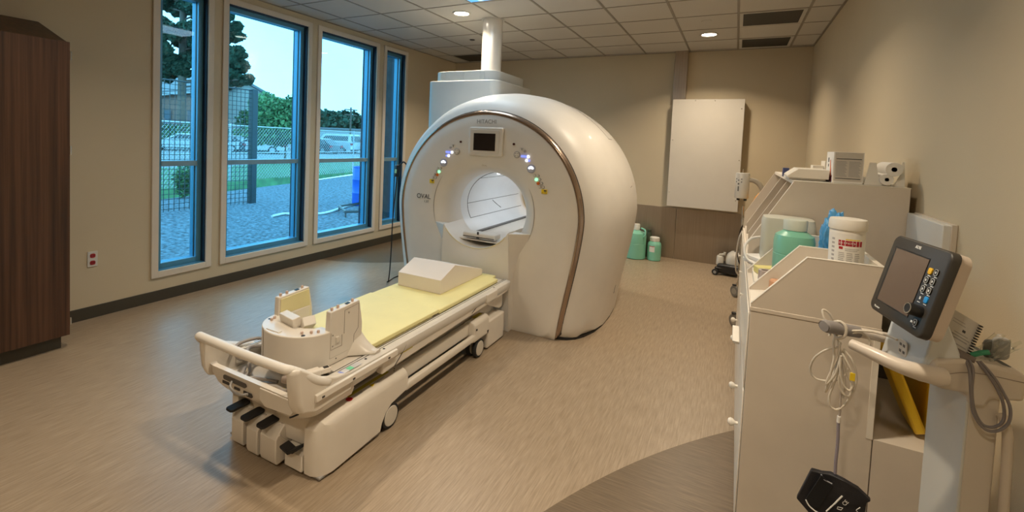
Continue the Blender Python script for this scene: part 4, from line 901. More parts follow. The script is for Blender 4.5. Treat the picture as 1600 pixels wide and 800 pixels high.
def roll(c, r, label):
    t = thing('paper_roll', label, 'paper roll', c, 'paper rolls in the white stand')
    B().lathe(c, [(r*.33, 0), (r*.97, 0), (r, .004), (r, .20), (r*.33, .20), (r*.33, 0)], 30, (0, 1, 0)).ob('paper', PAPER, t)
    B().lathe(c, [(r*.26, .0), (r*.33, .0), (r*.33, .2), (r*.26, .2), (r*.26, 0)], 20, (0, 1, 0)).ob('core', mat('cardboard_core', (.30, .22, .14), .7), t)
roll(Vector((.713, 3.045, 1.553)), .036, 'larger upper roll of white paper in the white stand')
roll(Vector((.688, 3.05, 1.500)), .029, 'smaller lower roll of white paper in the white stand')
tag(B().prism([(.262, 3.10, 1.478), (.262, 3.10, 1.490), (.312, 3.10, 1.530), (.455, 3.10, 1.530), (.455, 3.10, 1.478)], (.01, .34, 0)).ob('document_tray', LAMW, bevel=.003), 'cream slanted document tray lying left of the glove box', 'document tray')
b = thing('blue_booklet', 'small white booklet with dark blue edge under the document tray', 'booklet', (.3, 3.3, ZT2))
B().box((.272, 3.12, ZT2+.0005), (.44, 3.46, ZT2+.010)).ob('pages', PAPER, b, smooth=False)
B().box((.268, 3.46, ZT2+.0005), (.30, 3.52, ZT2+.055)).ob('cover', mat('navy_cover', (.05, .07, .2), .5), b, smooth=False)
tag(B().box((.50, 3.60, ZT2), (.58, 3.75, 1.575)).ob('small_carton', LAMW, bevel=.002), 'taller small cream carton standing behind the glove box', 'carton')
tag(B().box((.44, 3.62, ZT2), (.498, 3.72, 1.545)).ob('small_carton', LAMW, bevel=.002), 'shorter small cream carton left of the taller one behind the glove box', 'carton')
# small things seen in the slots
for y, z, s, lb in ((3.30, 1.10, .04, 'white crumpled tissue in the nearest slot of the shelf'), (3.62, 1.12, .045, 'white crumpled tissue in the middle slot of the shelf'), (4.05, 1.06, .05, 'white crumpled tissue in the farthest slot of the shelf')):
    blob('tissue', (.20, y, ZB+.021+s), .05, .05, s, PAPER, lb, 'tissue', amp=.3, seed=int(y*10), sub=4)
tag(B().lathe((.145, 3.28, ZB+.046), [(.0005, 0), (.025, 0), (.025, .16), (.0005, .16)], 20, (.25, .97, 0)).ob('white_roll', PAPER), 'short white paper roll lying in the slot of the shelf', 'paper roll')

# ================================================================== CHROME CART AND SMALL THINGS AT THE BACK
ct = thing('wire_cart', 'chrome wire utility cart on grey casters behind the cabinet run', 'cart', (.4, 5.3, 0))
for x in (.105, .70):
    for y in (4.80, 5.83):
        B().tube([(x, y, .16), (x, y, 1.0), (x+(.0 if y < 5 else 0), y, 1.02)], .0125, smooth=0).ob('post', CHROME, ct)
        cs = B().lathe((x-.025, y+.0, .0635), [(.030, -.014), (.055, -.015), (.062, -.010), (.0625, .010), (.055, .015), (.03, .014)], 28, (.75, .66, 0)).ob('caster', mat('grey_rubber', (.20, .19, .17), .6), ct)
        B().lathe((x-.025, y, .0635), [(.0005, -.016), (.034, -.016), (.034, .016), (.0005, .016)], 20, (.75, .66, 0)).ob('hub', mat('hub_grey', (.34, .32, .28), .5), cs)
        B().tube([(x-.025, y, .0635), (x-.02, y, .13), (x, y, .17)], .010, smooth=0).ob('fork', CHROME, cs)
        B().box((x-.055, y-.02, .128), (x-.015, y+.02, .140)).ob('brake', BLACK, cs, bevel=.003)
for z in (.22, .60, .89):
    b = B()
    for y in np.linspace(4.80, 5.83, 24): b.tube([(.105, y, z), (.70, y, z)], .0025, n=5, smooth=0)
    for x in (.105, .42, .70): b.tube([(x, 4.8, z-.006), (x, 5.83, z-.006)], .0045, n=6, smooth=0)
    for x in (.105, .70): b.tube([(x, 4.8, z-.04), (x, 5.83, z-.04)], .0035, n=6, smooth=0)
    b.ob('wire_shelf', CHROME, ct)
tag(B().tube([(.115, 5.0, .90), (.075, 5.02, .80), (.06, 5.1, .6), (.07, 5.25, .42), (.115, 5.3, .36)], .007).ob('white_tube', mat('white_tubing', (.78, .76, .72))), 'pale tube hanging down the side of the chrome cart', 'tube')
tag(B().tube([(.12, 5.4, .90), (.085, 5.42, .8), (.07, 5.45, .6), (.10, 5.5, .45), (.17, 5.5, .40)], .006).ob('black_tube', BLACKR), 'thin black cable hanging down the side of the chrome cart', 'cable')
pc = mat('orange_plastic', (.72, .32, .05), .45, var=.08)
blob('orange_pouch', (.190, 5.15, .965), .060, .09, .072, pc, 'larger orange pouch lying low on the chrome cart', 'pouch', amp=.2, seed=5, sub=4)
blob('orange_pouch', (.235, 5.50, 1.04), .055, .08, .148, pc, 'smaller orange pouch higher on the far side of the chrome cart', 'pouch', amp=.2, seed=8, sub=4)
blob('yellow_pouch', (.195, 5.33, .98), .045, .06, .088, YEL, 'small yellow pouch between the two orange ones on the cart', 'pouch', amp=.25, seed=9, sub=4)
# outlet box on a gooseneck
gn = thing('gooseneck_outlet_box', 'white cylindrical outlet box on a curved arm above the chrome cart', 'outlet box', (.07, 5.5, 1.15))
oc = Vector((.075, 5.5, 1.135)); 
B().lathe(oc, [(.0005, 0), (.062, 0), (.066, .006), (.066, .255), (.062, .262), (.0005, .262)], 32).ob('housing', mat('outlet_white', (.70, .69, .65), .35), gn)
b = B()
for a, z, w_, h_ in ((215, .20, .009, .013), (215, .17, .009, .013), (262, .20, .009, .013), (262, .17, .009, .013), (238, .187, .012, .012), (238, .15, .015, .017), (238, .10, .012, .05)):
    aa = math.radians(a); N = Vector((math.cos(aa), math.sin(aa), 0)); Tg = Vector((-N.y, N.x, 0))
    b.obox(oc + N*.0665 + Vector((0, 0, z)), Tg*w_/2, N*.001, (0, 0, h_/2))
b.ob('sockets', GREYD, gn, smooth=False)
b = B(); b.lathe(oc + Vector((-.03, -.02, 0)), [(.014, -.022), (.014, 0), (.0005, 0), (.0005, -.022)], 14); b.lathe(oc + Vector((.035, -.03, 0)), [(.014, -.022), (.014, 0), (.0005, 0), (.0005, -.022)], 14); b.ob('plugs', BLACK, gn)
B().tube([oc+Vector((.05, 0, .19)), oc+Vector((.10, 0, .19)), (.225, 5.5, 1.295), (.265, 5.5, 1.22), (.290, 5.5, 1.12), (.298, 5.5, 1.02)], .024, n=14).ob('gooseneck', mat('taupe_arm', (.48, .44, .37), .4), gn)
B().lathe((.290, 5.5, .985), [(.03, 0), (.03, .05), (.0005, .05)], 20).ob('arm_base', BLACK, gn)
B().tube([oc+Vector((0, 0, .262)), oc+Vector((0, 0, .30))], .004, smooth=0).ob('antenna', CHROME, gn)
# floor cleaner at the back
fc = thing('floor_machine', 'low white machine on a black wheeled base by the steel wainscot', 'floor machine', (.1, 6.9, 0))
blk = B().rings([[(-.14, 6.74, z), (.30, 6.68, z), (.30, 7.0, z), (-.08, 7.0, z)] for z in (.03, .145)]).ob('wheeled_base', BLACK, fc, bevel=.02)
B().rings([rrect((.12, 6.92, z), (1, 0, 0), (0, 1, 0), .32*k, .26*k, .08) for z, k in ((.14, 1), (.20, 1.0), (.26, .86), (.30, .60), (.305, .4))]).ob('hood', mat('machine_white', (.52, .50, .45), .4), fc, ang=70)
B().rings([rrect((-.105, 6.86, z), (1, 0, 0), (0, 1, 0), .09*k, .10*k, .03) for z, k in ((.12, 1), (.22, .9), (.235, .7))]).ob('nozzle', mat('machine_white', (.52, .50, .45)), fc, ang=70)
B().obox((-.085, 6.86, .25), (.035, 0, .008), (0, .03, 0), (0, 0, .012)).ob('catch', mat('machine_white', (.52, .50, .45)), fc, bevel=.004)
B().lathe((-.055, 6.86, .235), [(.016, 0), (.016, .05), (.0005, .05)], 12).ob('valve', mat('machine_white', (.52, .50, .45)), fc)
for x, y in ((-.15, 6.72), (.27, 6.72), (.2, 7.02)):
    w_ = B().lathe((x, y, .040), [(.02, -.02), (.036, -.02), (.040, -.012), (.040, .012), (.036, .02), (.02, .02)], 24, (.3, 1, 0)).ob('wheel', BLACKR, fc)
    B().lathe((x, y, .040), [(.0005, -.022), (.020, -.022), (.020, .022), (.0005, .022)], 16, (.3, 1, 0)).ob('hub', GREY, w_)
B().box((-.16, 6.73, .075), (-.05, 6.80, .10)).ob('front_arm', BLACK, fc, bevel=.01)
# jugs on the floor by the wainscot
gj = jar('large_green_jug', Vector((-1.225, 7.02, 0)), .145, .50, .045, 'larger mint green plastic jug on the floor by the scanner', 'jug', greenj, mat('white_cap', (.72, .72, .68), .4))
B().tube([(-1.13, 6.95, .30), (-1.085, 6.93, .36), (-1.09, 6.95, .43), (-1.15, 6.99, .45)], .012).ob('handle', greenj, gj)
sj = jar('small_green_bottle', Vector((-.965, 7.05, 0)), .095, .335, .062, 'smaller mint green bottle with white label on the floor', 'bottle', greenj, mat('white_cap', (.72, .72, .68)))
b = B()
for a0 in (236,):
    P0, P1 = [], []
    for i in range(7):
        a = math.radians(a0-4+i*8); P0.append((-.965+.0958*math.cos(a), 7.05+.0958*math.sin(a), .13)); P1.append((-.965+.0958*math.cos(a), 7.05+.0958*math.sin(a), .215))
    b.rings([P0, P1], closed=False, caps=False)
b.ob('label', PAPER, sj)
b = B(); a = [math.radians(232+i*8) for i in range(7)]; b.rings([[(-.965+.0962*math.cos(t), 7.05+.0962*math.sin(t), .205) for t in a], [(-.965+.0962*math.cos(t), 7.05+.0962*math.sin(t), .214) for t in a]], closed=False, caps=False); b.ob('red_stripe', RED, sj)
tag(B().lathe((-1.075, 7.22, 0), [(.0005, 0), (.04, 0), (.042, .01), (.042, .33), (.028, .37), (.03, .375), (.03, .41), (.0005, .41)], 24).ob('dark_bottle', mat('dark_green_bottle', (.06, .08, .05), .35)), 'slim dark green bottle behind the two mint green jugs', 'bottle')
# ================================================================== MONITOR CART
cf = Vector((-.98, -.2, 0)).normalized(); cs_ = Vector((.2, -.98, 0)).normalized(); UP = Vector((0, 0, 1))
A = Vector((.609, 1.75, 0))                         # nearest bottom edge of the column
cart = thing('monitor_cart', 'cream medical monitor cart with slim column and curved push handles', 'medical cart', (.63, 1.85, 0))
CM = mat('cart_cream_plastic', (.60, .54, .46), .4, var=.03)
CMW = mat('cart_pale_front', (.58, .58, .54), .3, var=.03, coat=.2)
def cp(a, s, z): return A - cf*a + (-cs_)*s + UP*z   # a: back from the front face, s: away from the camera side, z: up
def cprism(pts_az, s0, s1): # polygon in (a,z), extruded along s
    b_ = B(); b_.rings([[cp(a, s0, z) for a, z in pts_az], [cp(a, s1, z) for a, z in pts_az]]); return b_
b = B(); b.rings([[cp(0.004, 0.004, z), cp(0.004, .158, z), cp(.075, .158, z), cp(.075, .004, z)] for z in (.08, .962)]); b.ob('column', CM, cart, bevel=.006)
b = B(); b.rings([[cp(-.002, 0.0, z), cp(-.002, .163, z), cp(.006, .163, z), cp(.006, .0, z)] for z in (.09, .962)]); b.ob('column_front', CMW, cart, bevel=.003)
# base with four legs and casters
b = B(); b.lathe(cp(.04, .08, .07), [(.10, 0), (.10, .03), (.07, .05), (.0005, .05)], 24); b.ob('base_hub', CM, cart)
for i, (dx, dy) in enumerate(((-.21, -.15), (-.20, .19), (.13, -.18), (.12, .20))):
    c0 = cp(.04, .08, .085); e = c0 + Vector((dx, dy, -.005)); b = B(); b.tube([c0, c0.lerp(e, .5), e], .022, n=10, flat=.7); lg = b.ob('leg', CM, cart)
    B().lathe(e + Vector((0, 0, -.045)), [(.012, -.011), (.030, -.011), (.033, 0), (.030, .011), (.012, .011)], 20, (1, .2, 0)).ob('caster', BLACKR, lg)
# head
head = [(-.115, .985), (-.085, 1.050), (-.02, 1.062), (.055, 1.056), (.115, 1.045), (.116, .968), (.045, .962), (.035, .935), (.0, .935), (-.004, .968), (-.06, .968)]
hd = cprism(head, -.012, .205).ob('head', CM, cart, bevel=.010, seg=3)
B().tube([cp(-.082, -.0125, 1.008), cp(.0, -.0125, 1.03), cp(.112, -.0125, 1.022)], .0012, n=5, smooth=3).ob('head_seam', mat('coil_seam', (.30, .25, .2), .6), hd)
# sloped pale plate with the sensor socket under the monitor
b = B(); b.rings([[cp(-.118, s, .978), cp(-.070, s, .972), cp(-.02, s, 1.062), cp(-.055, s, 1.15), cp(-.085, s, 1.150)] for s in (.0, .20)])
pl3 = b.ob('front_plate', mat('pale_blue_plastic', (.62, .65, .66), .3, var=.02, coat=.2), cart, bevel=.006)
sn = Vector((-.98, -.2, .18)).normalized()
so = cp(-.1085, .095, 1.035)
b = B(); b.prism(rrect(so, cs_, UP, .042, .048, .010), sn*.004); k = b.ob('sensor_socket', WHITE2, pl3, bevel=.001)
b = B()
for dx, dz in ((-.009, .009), (.009, .009), (-.009, -.011), (.009, -.011)): b.obox(so + cs_*dx + UP*dz + sn*.0045, cs_*.0045, UP*.004, sn*.0005)
b.ob('socket_mark', GREYD, k, smooth=False)
# monitor neck
B().rings([[cp(-.06, .06, 1.05), cp(-.06, .15, 1.05), cp(-.0, .15, 1.05), cp(-.0, .06, 1.05)], [cp(-.085, .06, 1.20), cp(-.085, .15, 1.20), cp(-.045, .15, 1.20), cp(-.045, .06, 1.20)]]).ob('neck', CM, cart, bevel=.006)
# push handles
B().tube([cp(-.068, -.016, 1.008), cp(-.095, -.020, 1.010), cp(-.135, -.018, 1.014), cp(-.172, .0, 1.018), cp(-.208, .034, 1.025), cp(-.250, .080, 1.032)], [.025, .0255, .023, .020, .019, .015], n=14).ob('push_handle', mat('handle_cream', (.66, .59, .51), .3, coat=.2), cart)
B().tube([cp(.0, .22, 1.012), cp(-.10, .22, 1.02), cp(-.19, .21, 1.03)], [.020, .017, .0165], n=14).ob('push_handle', mat('handle_cream', (.66, .59, .51)), cart)
gp = B().tube([cp(-.175, .213, 1.028), cp(-.23, .206, 1.034), cp(-.275, .195, 1.040), cp(-.285, .19, 1.04)], [.0185, .020, .021, .017], n=14).ob('rubber_grip', mat('grey_rubber_grip', (.27, .25, .24), .6), cart)
# accessory tray at the back
b = B(); b.rings([[cp(-.01, .02, 1.052), cp(-.01, .19, 1.052), cp(.10, .19, 1.046), cp(.10, .02, 1.046)], [cp(-.01, .02, 1.056), cp(-.01, .19, 1.056), cp(.10, .19, 1.050), cp(.10, .02, 1.050)]]); b.ob('tray_mat', GREYD, cart, smooth=False)
# hanging white tube at the right of the column
tag(B().tube([cp(.07, -.010, .925), cp(.083, -.014, .88), cp(.088, -.014, .80), cp(.092, -.012, .70), cp(.094, -.01, .58), cp(.085, -.008, .40), cp(.08, -.01, .2)], .011, n=12).ob('cart_tube', mat('cream_tubing', (.62, .55, .46), .4)), 'thick cream tube hanging down the right of the cart column', 'tube')
# ---- monitor
mon = thing('patient_monitor', 'black-framed patient monitor tilted back on the cream cart', 'monitor', (.459, 1.75, 1.10))
yaw, tilt = 1.37, .235
Fm = Vector((-math.sin(yaw)*math.cos(tilt), -math.cos(yaw)*math.cos(tilt), math.sin(tilt))); Rm = Vector((math.cos(yaw), -math.sin(yaw), 0)); Um = Fm.cross(Rm); Um = Um if Um.z > 0 else -Um
MC = Vector((.459, 1.75, 1.2506)); MW, MH = .272, .246
def mp_(x, y, n=0): return MC + Rm*x + Um*y + Fm*n
B().rings([rrect(mp_(0, 0, -.022), Rm, Um, MW, MH, .022), rrect(mp_(0, 0, -.004), Rm, Um, MW, MH, .022), rrect(mp_(0, 0, 0), Rm, Um, MW-.008, MH-.008, .020)]).ob('bezel', mat('charcoal_bezel', (.040, .036, .031), .42, var=.1), mon, ang=50)
B().rings([rrect(mp_(0, 0, -.022), Rm, Um, MW-.006, MH-.004, .022), rrect(mp_(.0, 0, -.050), Rm, Um, MW-.012, MH-.004, .028), rrect(mp_(0, -.0, -.060), Rm, Um, MW-.05, MH-.04, .03)]).ob('back_housing', mat('monitor_back_cream', (.60, .51, .43), .4, var=.02), mon, ang=50)
sx0, sx1, sy0, sy1 = -.112, .060, -.088, .088
b = B(); b.rings([[mp_(x, y, n_) for x, y in ((sx0, sy0), (sx1, sy0), (sx1, sy1), (sx0, sy1))] for n_ in (.0003, .0012)]); b.ob('screen_edge', BLACK, mon, smooth=False)
b = B(); b.rings([[mp_(x, y, n_) for x, y in ((sx0+.010, sy0+.003), (sx1-.001, sy0+.003), (sx1-.001, sy1-.004), (sx0+.010, sy1-.004))] for n_ in (.001, .002)]); b.ob('screen', mat('dormant_screen', (.135, .095, .072), .22, var=.05), mon, smooth=False)
text('ADIS', .0125, mp_(-.008, .106, .0005), Rm, Um, mat('white_ink', (.8, .8, .78), .5), mon, bold=.0003)
text('Monitor', .009, mp_(-.092, -.108, .0005), Rm, Um, mat('white_ink', (.8, .8, .78)), mon)
btn = mat('button_black', (.02, .02, .02), .4)
def mbtn(x, y, m=btn, w=.015, h=.018):
    k = B(); k.rings([rrect(mp_(x, y, 0), Rm, Um, w, h, .005), rrect(mp_(x, y, .003), Rm, Um, w, h, .005), rrect(mp_(x, y, .0036), Rm, Um, w-.002, h-.002, .004)]); k = k.ob('button', m, mon)
    e = B(); P = rrect(mp_(x, y, .0035), Rm, Um, w-.001, h-.001, .005); e.tube(P+[P[0]], .0006, n=5, smooth=0); e.obox(mp_(x, y, .004), Rm*.0022, Um*.003, Fm*.0003)
    if m is btn: e.ob('button_ring', mat('white_ink', (.8, .8, .78)), k, smooth=False)
    else: e.bm.free()
mbtn(.079, .056, mat('amber_button', (.85, .50, .02), .4)); mbtn(.105, .058)
mbtn(.079, .030); mbtn(.105, .032); mbtn(.079, .004); mbtn(.105, .006)
mbtn(.105, -.020, mat('blue_button', (.02, .28, .70), .4)); mbtn(.100, -.088)
b = B()
for x, y in ((.079, .043), (.105, .045), (.079, .017), (.105, .019), (.079, -.009), (.105, -.007), (.105, -.033), (.078, -.034), (.100, -.101)): b.obox(mp_(x, y, .0006), Rm*.006, Um*.0010, Fm*.0003)
b.obox(mp_(.078, -.022, .0006), Rm*.003, Um*.004, Fm*.0003); b.obox(mp_(.081, -.091, .0006), Rm*.004, Um*.003, Fm*.0003)
b.ob('button_caption', mat('white_ink', (.8, .8, .78)), mon, smooth=False)
kn = B().lathe(mp_(.098, -.056, 0), [(.0165, 0), (.0165, .026), (.0150, .030), (.0005, .030)], 28, Fm).ob('control_knob', BLACK, mon)
B().lathe(mp_(.098, -.056, .0295), [(.0125, 0), (.0150, 0), (.0150, .0012), (.0125, .0012), (.0125, 0)], 28, Fm).ob('knob_ring', CHROME, kn)
# ---- things in the tray behind the monitor
nbk = thing('spiral_notebook', 'spiral-bound white notebook leaning in the tray behind the monitor', 'notebook', (.62, 1.83, 1.06))
O, X1, Y1n = Vector((.553, 1.795, 1.085)), Vector((.060, .004, -.034)), Vector((.030, .022, .094))
# page plane: O is the lower left corner; R along the bottom edge, U up the page
def nb(u, v, n=0): N = X1.cross(Y1n).normalized(); return O + X1*u + Y1n*v + N*n
b = B(); b.rings([[nb(u, v, n_) for u, v in ((0, 0), (1, 0), (1, 1), (0, 1))] for n_ in (-.004, .004)]); b.ob('pages', mat('notebook_paper', (.55, .53, .49), .6), nbk, bevel=.001)
b = B()
for i in range(13):
    v = .04+.92*i/12; P = [nb(.96, v, .005), nb(.97, v, .012), nb(1.06, v, .010), nb(1.07, v, -.008), nb(.98, v, -.010)]; b.tube(P, .0016, n=6, smooth=3)
b.ob('spiral_wire', BLACK, nbk)
b = B()
for v, u0, u1, t_ in ((.30, .35, .85, .012), (.38, .25, .9, .010), (.46, .30, .80, .008), (.16, .45, .88, .010), (.70, .12, .6, .006), (.78, .12, .55, .006)): b.rings([[nb(u0, v, n_), nb(u1, v, n_), nb(u1, v+t_*3, n_), nb(u0, v+t_*3, n_)] for n_ in (.0041, .0046)])
b.ob('printed_lines', INKG, nbk, smooth=False)
b = B(); b.rings([[nb(.55, .55, n_), nb(.66, .55, n_), nb(.66, .62, n_), nb(.55, .62, n_)] for n_ in (.0041, .0046)]); b.ob('black_mark', INK, nbk, smooth=False)
def plas():
    m = bpy.data.materials.new('clear_film'); m.use_nodes = True; n, l = m.node_tree.nodes, m.node_tree.links; n.clear()
    out = n.new('ShaderNodeOutputMaterial'); mx = n.new('ShaderNodeMixShader'); tr = n.new('ShaderNodeBsdfTransparent'); gl = n.new('ShaderNodeBsdfGlossy'); lw = n.new('ShaderNodeLayerWeight'); lw.inputs['Blend'].default_value = .35
    z = n.new('ShaderNodeTexNoise'); z.inputs['Scale'].default_value = 60; bp = n.new('ShaderNodeBump'); bp.inputs['Strength'].default_value = .6; l.new(z.outputs['Fac'], bp.inputs['Height']); l.new(bp.outputs['Normal'], gl.inputs['Normal'])
    tr.inputs['Color'].default_value = (.86, .88, .84, 1); gl.inputs['Roughness'].default_value = .12; l.new(lw.outputs['Facing'], mx.inputs[0]); l.new(tr.outputs[0], mx.inputs[1]); l.new(gl.outputs[0], mx.inputs[2]); l.new(mx.outputs[0], out.inputs[0]); return m
film = plas()
pb = thing('plastic_bag', 'crumpled clear plastic bag with green strip beside the notebook', 'plastic bag', (.70, 1.80, 1.06))
b = B(); from mathutils import noise as NZ
G_ = []
for i in range(15):
    row = []
    for j in range(9):
        u, v = i/14, j/8; p = Vector((.605, 1.785, 1.050)).lerp(Vector((.668, 1.80, 1.135)), v).lerp(Vector((.665, 1.79, 1.052)).lerp(Vector((.728, 1.80, 1.105)), v), u); p += Vector((.004, -.02, .014))*NZ.noise(Vector((u*6, v*5, 1)))*1.4 + Vector((0, 0, .010))*NZ.noise(Vector((u*13, v*9, 4))); row.append(p)
    G_.append(row)
b.rings(G_, caps=False, closed=False); b.ob('film', film, pb, ang=180)
b = B(); b.tube([(.622, 1.79, 1.062), (.640, 1.785, 1.075), (.655, 1.785, 1.080)], .007); b.ob('green_strip', mat('green_strip', (.05, .30, .16), .5), pb)
dvc = thing('clip_device', 'grey rounded clip device standing in the cart tray by the wall', 'device', (.69, 1.83, 1.05))
b = B(); b.rings([rrect((.690+.003*k, 1.815+.016*k, 1.086), (1, .2, 0), (0, 0, 1), .040, .062, .014) for k in (0, 1)]); b.ob('front_shell', GREY, dvc, bevel=.003)
b = B(); b.rings([rrect((.668+.003*k, 1.815+.016*k, 1.080), (1, .2, 0), (0, 0, 1), .030, .050, .010) for k in (0, 1)]); b.ob('inner_shell', GREYD, dvc, bevel=.003)
ptr = tag(B().tube([(.568, 1.775, 1.078), (.590, 1.755, 1.068), (.615, 1.745, 1.062)], [.012, .013, .009], n=12, flat=.7).ob('sensor_connector', mat('dark_taupe_rubber', (.16, .13, .11), .5)), 'dark brown sensor connector lying across the notebook foot', 'connector')
gc = mat('grey_cable', (.34, .31, .29))
tag(B().tube([(.600, 1.752, 1.066), (.604, 1.722, 1.045), (.603, 1.715, .99), (.610, 1.712, .94), (.628, 1.712, .905), (.650, 1.712, .903), (.668, 1.714, .925), (.667, 1.716, .965), (.655, 1.718, 1.00), (.636, 1.722, 1.035), (.620, 1.748, 1.06)], .0036).ob('sensor_cable', mat('lead_cable', (.20, .18, .18), .45)), 'inner loop of dark grey cable hanging from the cart tray', 'cable', 'dark grey sensor cables on the cart')
tag(B().tube([(.594, 1.756, 1.066), (.597, 1.722, 1.04), (.600, 1.708, .98), (.608, 1.706, .93), (.630, 1.706, .896), (.655, 1.706, .897), (.676, 1.708, .925), (.677, 1.710, .965), (.664, 1.716, 1.00), (.645, 1.722, 1.035), (.626, 1.748, 1.062)], .0036).ob('sensor_cable', mat('lead_cable', (.20, .18, .18))), 'outer loop of dark grey cable hanging from the cart tray', 'cable', 'dark grey sensor cables on the cart')
# ---- white cable bundle on the far handle
wcab = mat('cream_cable', (.66, .60, .50), .4)
def V(px, py, y=1.90): return at_y(px, py, y)
def cable(pts, r, lb, grp='cream cables draped over the cart handle', nm='monitor_cable', m=wcab): tag(B().tube([V(*p) for p in pts], r, n=8).ob(nm, m), lb, 'cable', grp)
cable([(1402, 531, 1.84), (1385, 524, 1.87), (1360, 518, 1.89), (1330, 517, 1.90), (1312, 520, 1.91), (1303, 532, 1.90), (1303, 560, 1.89), (1296, 590, 1.89), (1290, 612, 1.90), (1300, 590, 1.91), (1312, 560, 1.91), (1318, 548, 1.90)], .0036, 'cable from the round socket to the far handle grip of the cart')
cable([(1296, 525, 1.93), (1302, 505, 1.94), (1296, 490, 1.94), (1286, 484, 1.94), (1287, 495, 1.93), (1296, 512, 1.92), (1308, 530, 1.91), (1314, 560, 1.90), (1320, 600, 1.90), (1316, 622, 1.89)], .0036, 'cable that rises in a small loop above the far handle grip')
cable([(1312, 542, 1.90), (1290, 547, 1.90), (1272, 560, 1.91), (1266, 578, 1.92), (1276, 592, 1.92), (1300, 595, 1.91), (1318, 588, 1.90), (1326, 572, 1.90), (1318, 552, 1.90)], .0034, 'cable making the wide left loop of the hanging bundle')
cable([(1313, 535, 1.89), (1308, 560, 1.89), (1294, 590, 1.89), (1292, 600, 1.89), (1305, 585, 1.88), (1316, 556, 1.88), (1324, 585, 1.88), (1330, 600, 1.88), (1328, 618, 1.88), (1318, 616, 1.88), (1311, 600, 1.88), (1314, 560, 1.88)], .0034, 'cable making the tight inner loops of the hanging bundle')
cable([(1318, 545, 1.90), (1332, 565, 1.89), (1338, 590, 1.89), (1334, 610, 1.89), (1322, 630, 1.89), (1308, 640, 1.89), (1297, 634, 1.89), (1296, 618, 1.89), (1306, 590, 1.89), (1313, 555, 1.89)], .0036, 'cable making the long lowest loop of the hanging bundle')
cable([(1322, 522, 1.90), (1345, 520, 1.90), (1358, 530, 1.90), (1358, 542, 1.90), (1350, 548, 1.91)], .0034, 'short cable curling right of the far handle grip')
cable([(1316, 552, 1.88), (1328, 575, 1.87), (1334, 596, 1.87), (1328, 610, 1.87), (1318, 602, 1.87), (1313, 580, 1.87), (1314, 556, 1.87)], .0034, 'cable of the bundle that carries the small yellow tag')
ytg = V(1332, 589, 1.865); tag(B().obox(ytg, (.007, 0, 0), (0, .0012, 0), (0, 0, .013)).ob('cable_tag', YEL, bevel=.001), 'small yellow tag clipped on the hanging cream cables', 'tag')
# wrapped grip loop
tag(B().tube([V(1303, 515, 1.92), V(1303, 504, 1.91), V(1314, 503, 1.90), V(1322, 512, 1.89), V(1320, 525, 1.89), V(1308, 528, 1.90), V(1303, 515, 1.92)], .0046, n=8).ob('cable_wrap', wcab), 'thicker cream cable wrapped around the far grip end', 'cable')
# cuff hose and blood pressure cuff
tag(B().tube([V(1314, 612, 1.89), V(1313, 640, 1.89), V(1311, 652, 1.89)], .0028, n=8).ob('air_hose', mat('taupe_hose', (.42, .37, .32), .5)), 'thin taupe hose between the cable bundle and its white coupling', 'hose')
hz_ = thing('cuff_hose', 'mauve grey air hose with white coupling hanging to the black cuff', 'hose', V(1308, 700, 1.89))
B().tube([V(1311, 650, 1.89), V(1310, 660, 1.89)], .0055, n=12, smooth=0).ob('coupling', PAPER, hz_)
B().tube([V(1310, 658, 1.89), V(1309, 690, 1.89), V(1306, 720, 1.89), V(1305, 738, 1.89), V(1304, 745, 1.89)], .0048, n=10).ob('hose', mat('mauve_hose', (.27, .24, .28), .4), hz_)
cuff = thing('blood_pressure_cuff', 'black fabric blood pressure cuff hanging in front of the cabinet end', 'blood pressure cuff', V(1300, 790, 1.90))
fab = mat('black_nylon', (.014, .014, .018), .55, var=.25, nscale=40, bump=.2, bscale=300)
b = B(); F = [(1267, 735), (1284, 740), (1298, 741), (1320, 753), (1341, 765), (1361, 784), (1354, 787), (1352, 800), (1345, 830), (1300, 850), (1262, 800), (1244, 779)]
f0 = [V(x, y, 1.87+.012*math.sin(i*1.3)) for i, (x, y) in enumerate(F)]; f1 = [p + Vector((.004, .022, 0)) for p in f0]
b.rings([f0, f1]); b.ob('sleeve', fab, cuff, bevel=.004)
b = B(); b.rings([[V(x, y, 1.865), V(x, y, 1.857)] for x, y in ((1286, 742), (1282, 755), (1287, 800), (1310, 805))], closed=False, caps=False)
b.tube([V(1283, 741, 1.862), V(1286, 748, 1.858), (V(1300, 756, 1.858))], .0022, n=6)
b.ob('grey_binding', mat('grey_binding', (.35, .37, .42), .4), cuff)
fl = B(); q = [(1283, 742), (1302, 760), (1280, 795), (1262, 792), (1258, 780)]; fl.rings([[V(x, y, 1.860) for x, y in q], [V(x, y, 1.856) for x, y in q]]); fl.ob('velcro_patch', mat('velcro_black', (.006, .006, .007), .9), cuff, bevel=.002)
b = B(); b.tube([V(1259, 781, 1.852), V(1264, 790, 1.851), (V(1273, 798, 1.851)), V(1280, 802, 1.852)], .0022, n=6); b.ob('white_edge', mat('white_ink', (.8, .8, .78)), cuff)
Rc = (V(1318, 775, 1.85)-V(1292, 798, 1.85)).normalized(); Uc = Vector((-.55, 0, .83)); 
text('CE', .016, V(1321, 786, 1.8535), (Rc.x, 0, Rc.z), Uc, mat('white_ink', (.8, .8, .78)), cuff)
b = B()
for (x0, y0, x1, y1, r_) in ((1316, 775, 1303, 788, .0022), (1305, 786, 1291, 799, .0019)): b.tube([V(x0, y0, 1.8535), V(x1, y1, 1.8535)], r_, n=6, smooth=0)
b.tube([V(x, y, 1.8535) for x, y in ((1309, 792), (1317, 794), (1314, 797), (1308, 795), (1309, 792))], .0008, n=5, smooth=0)
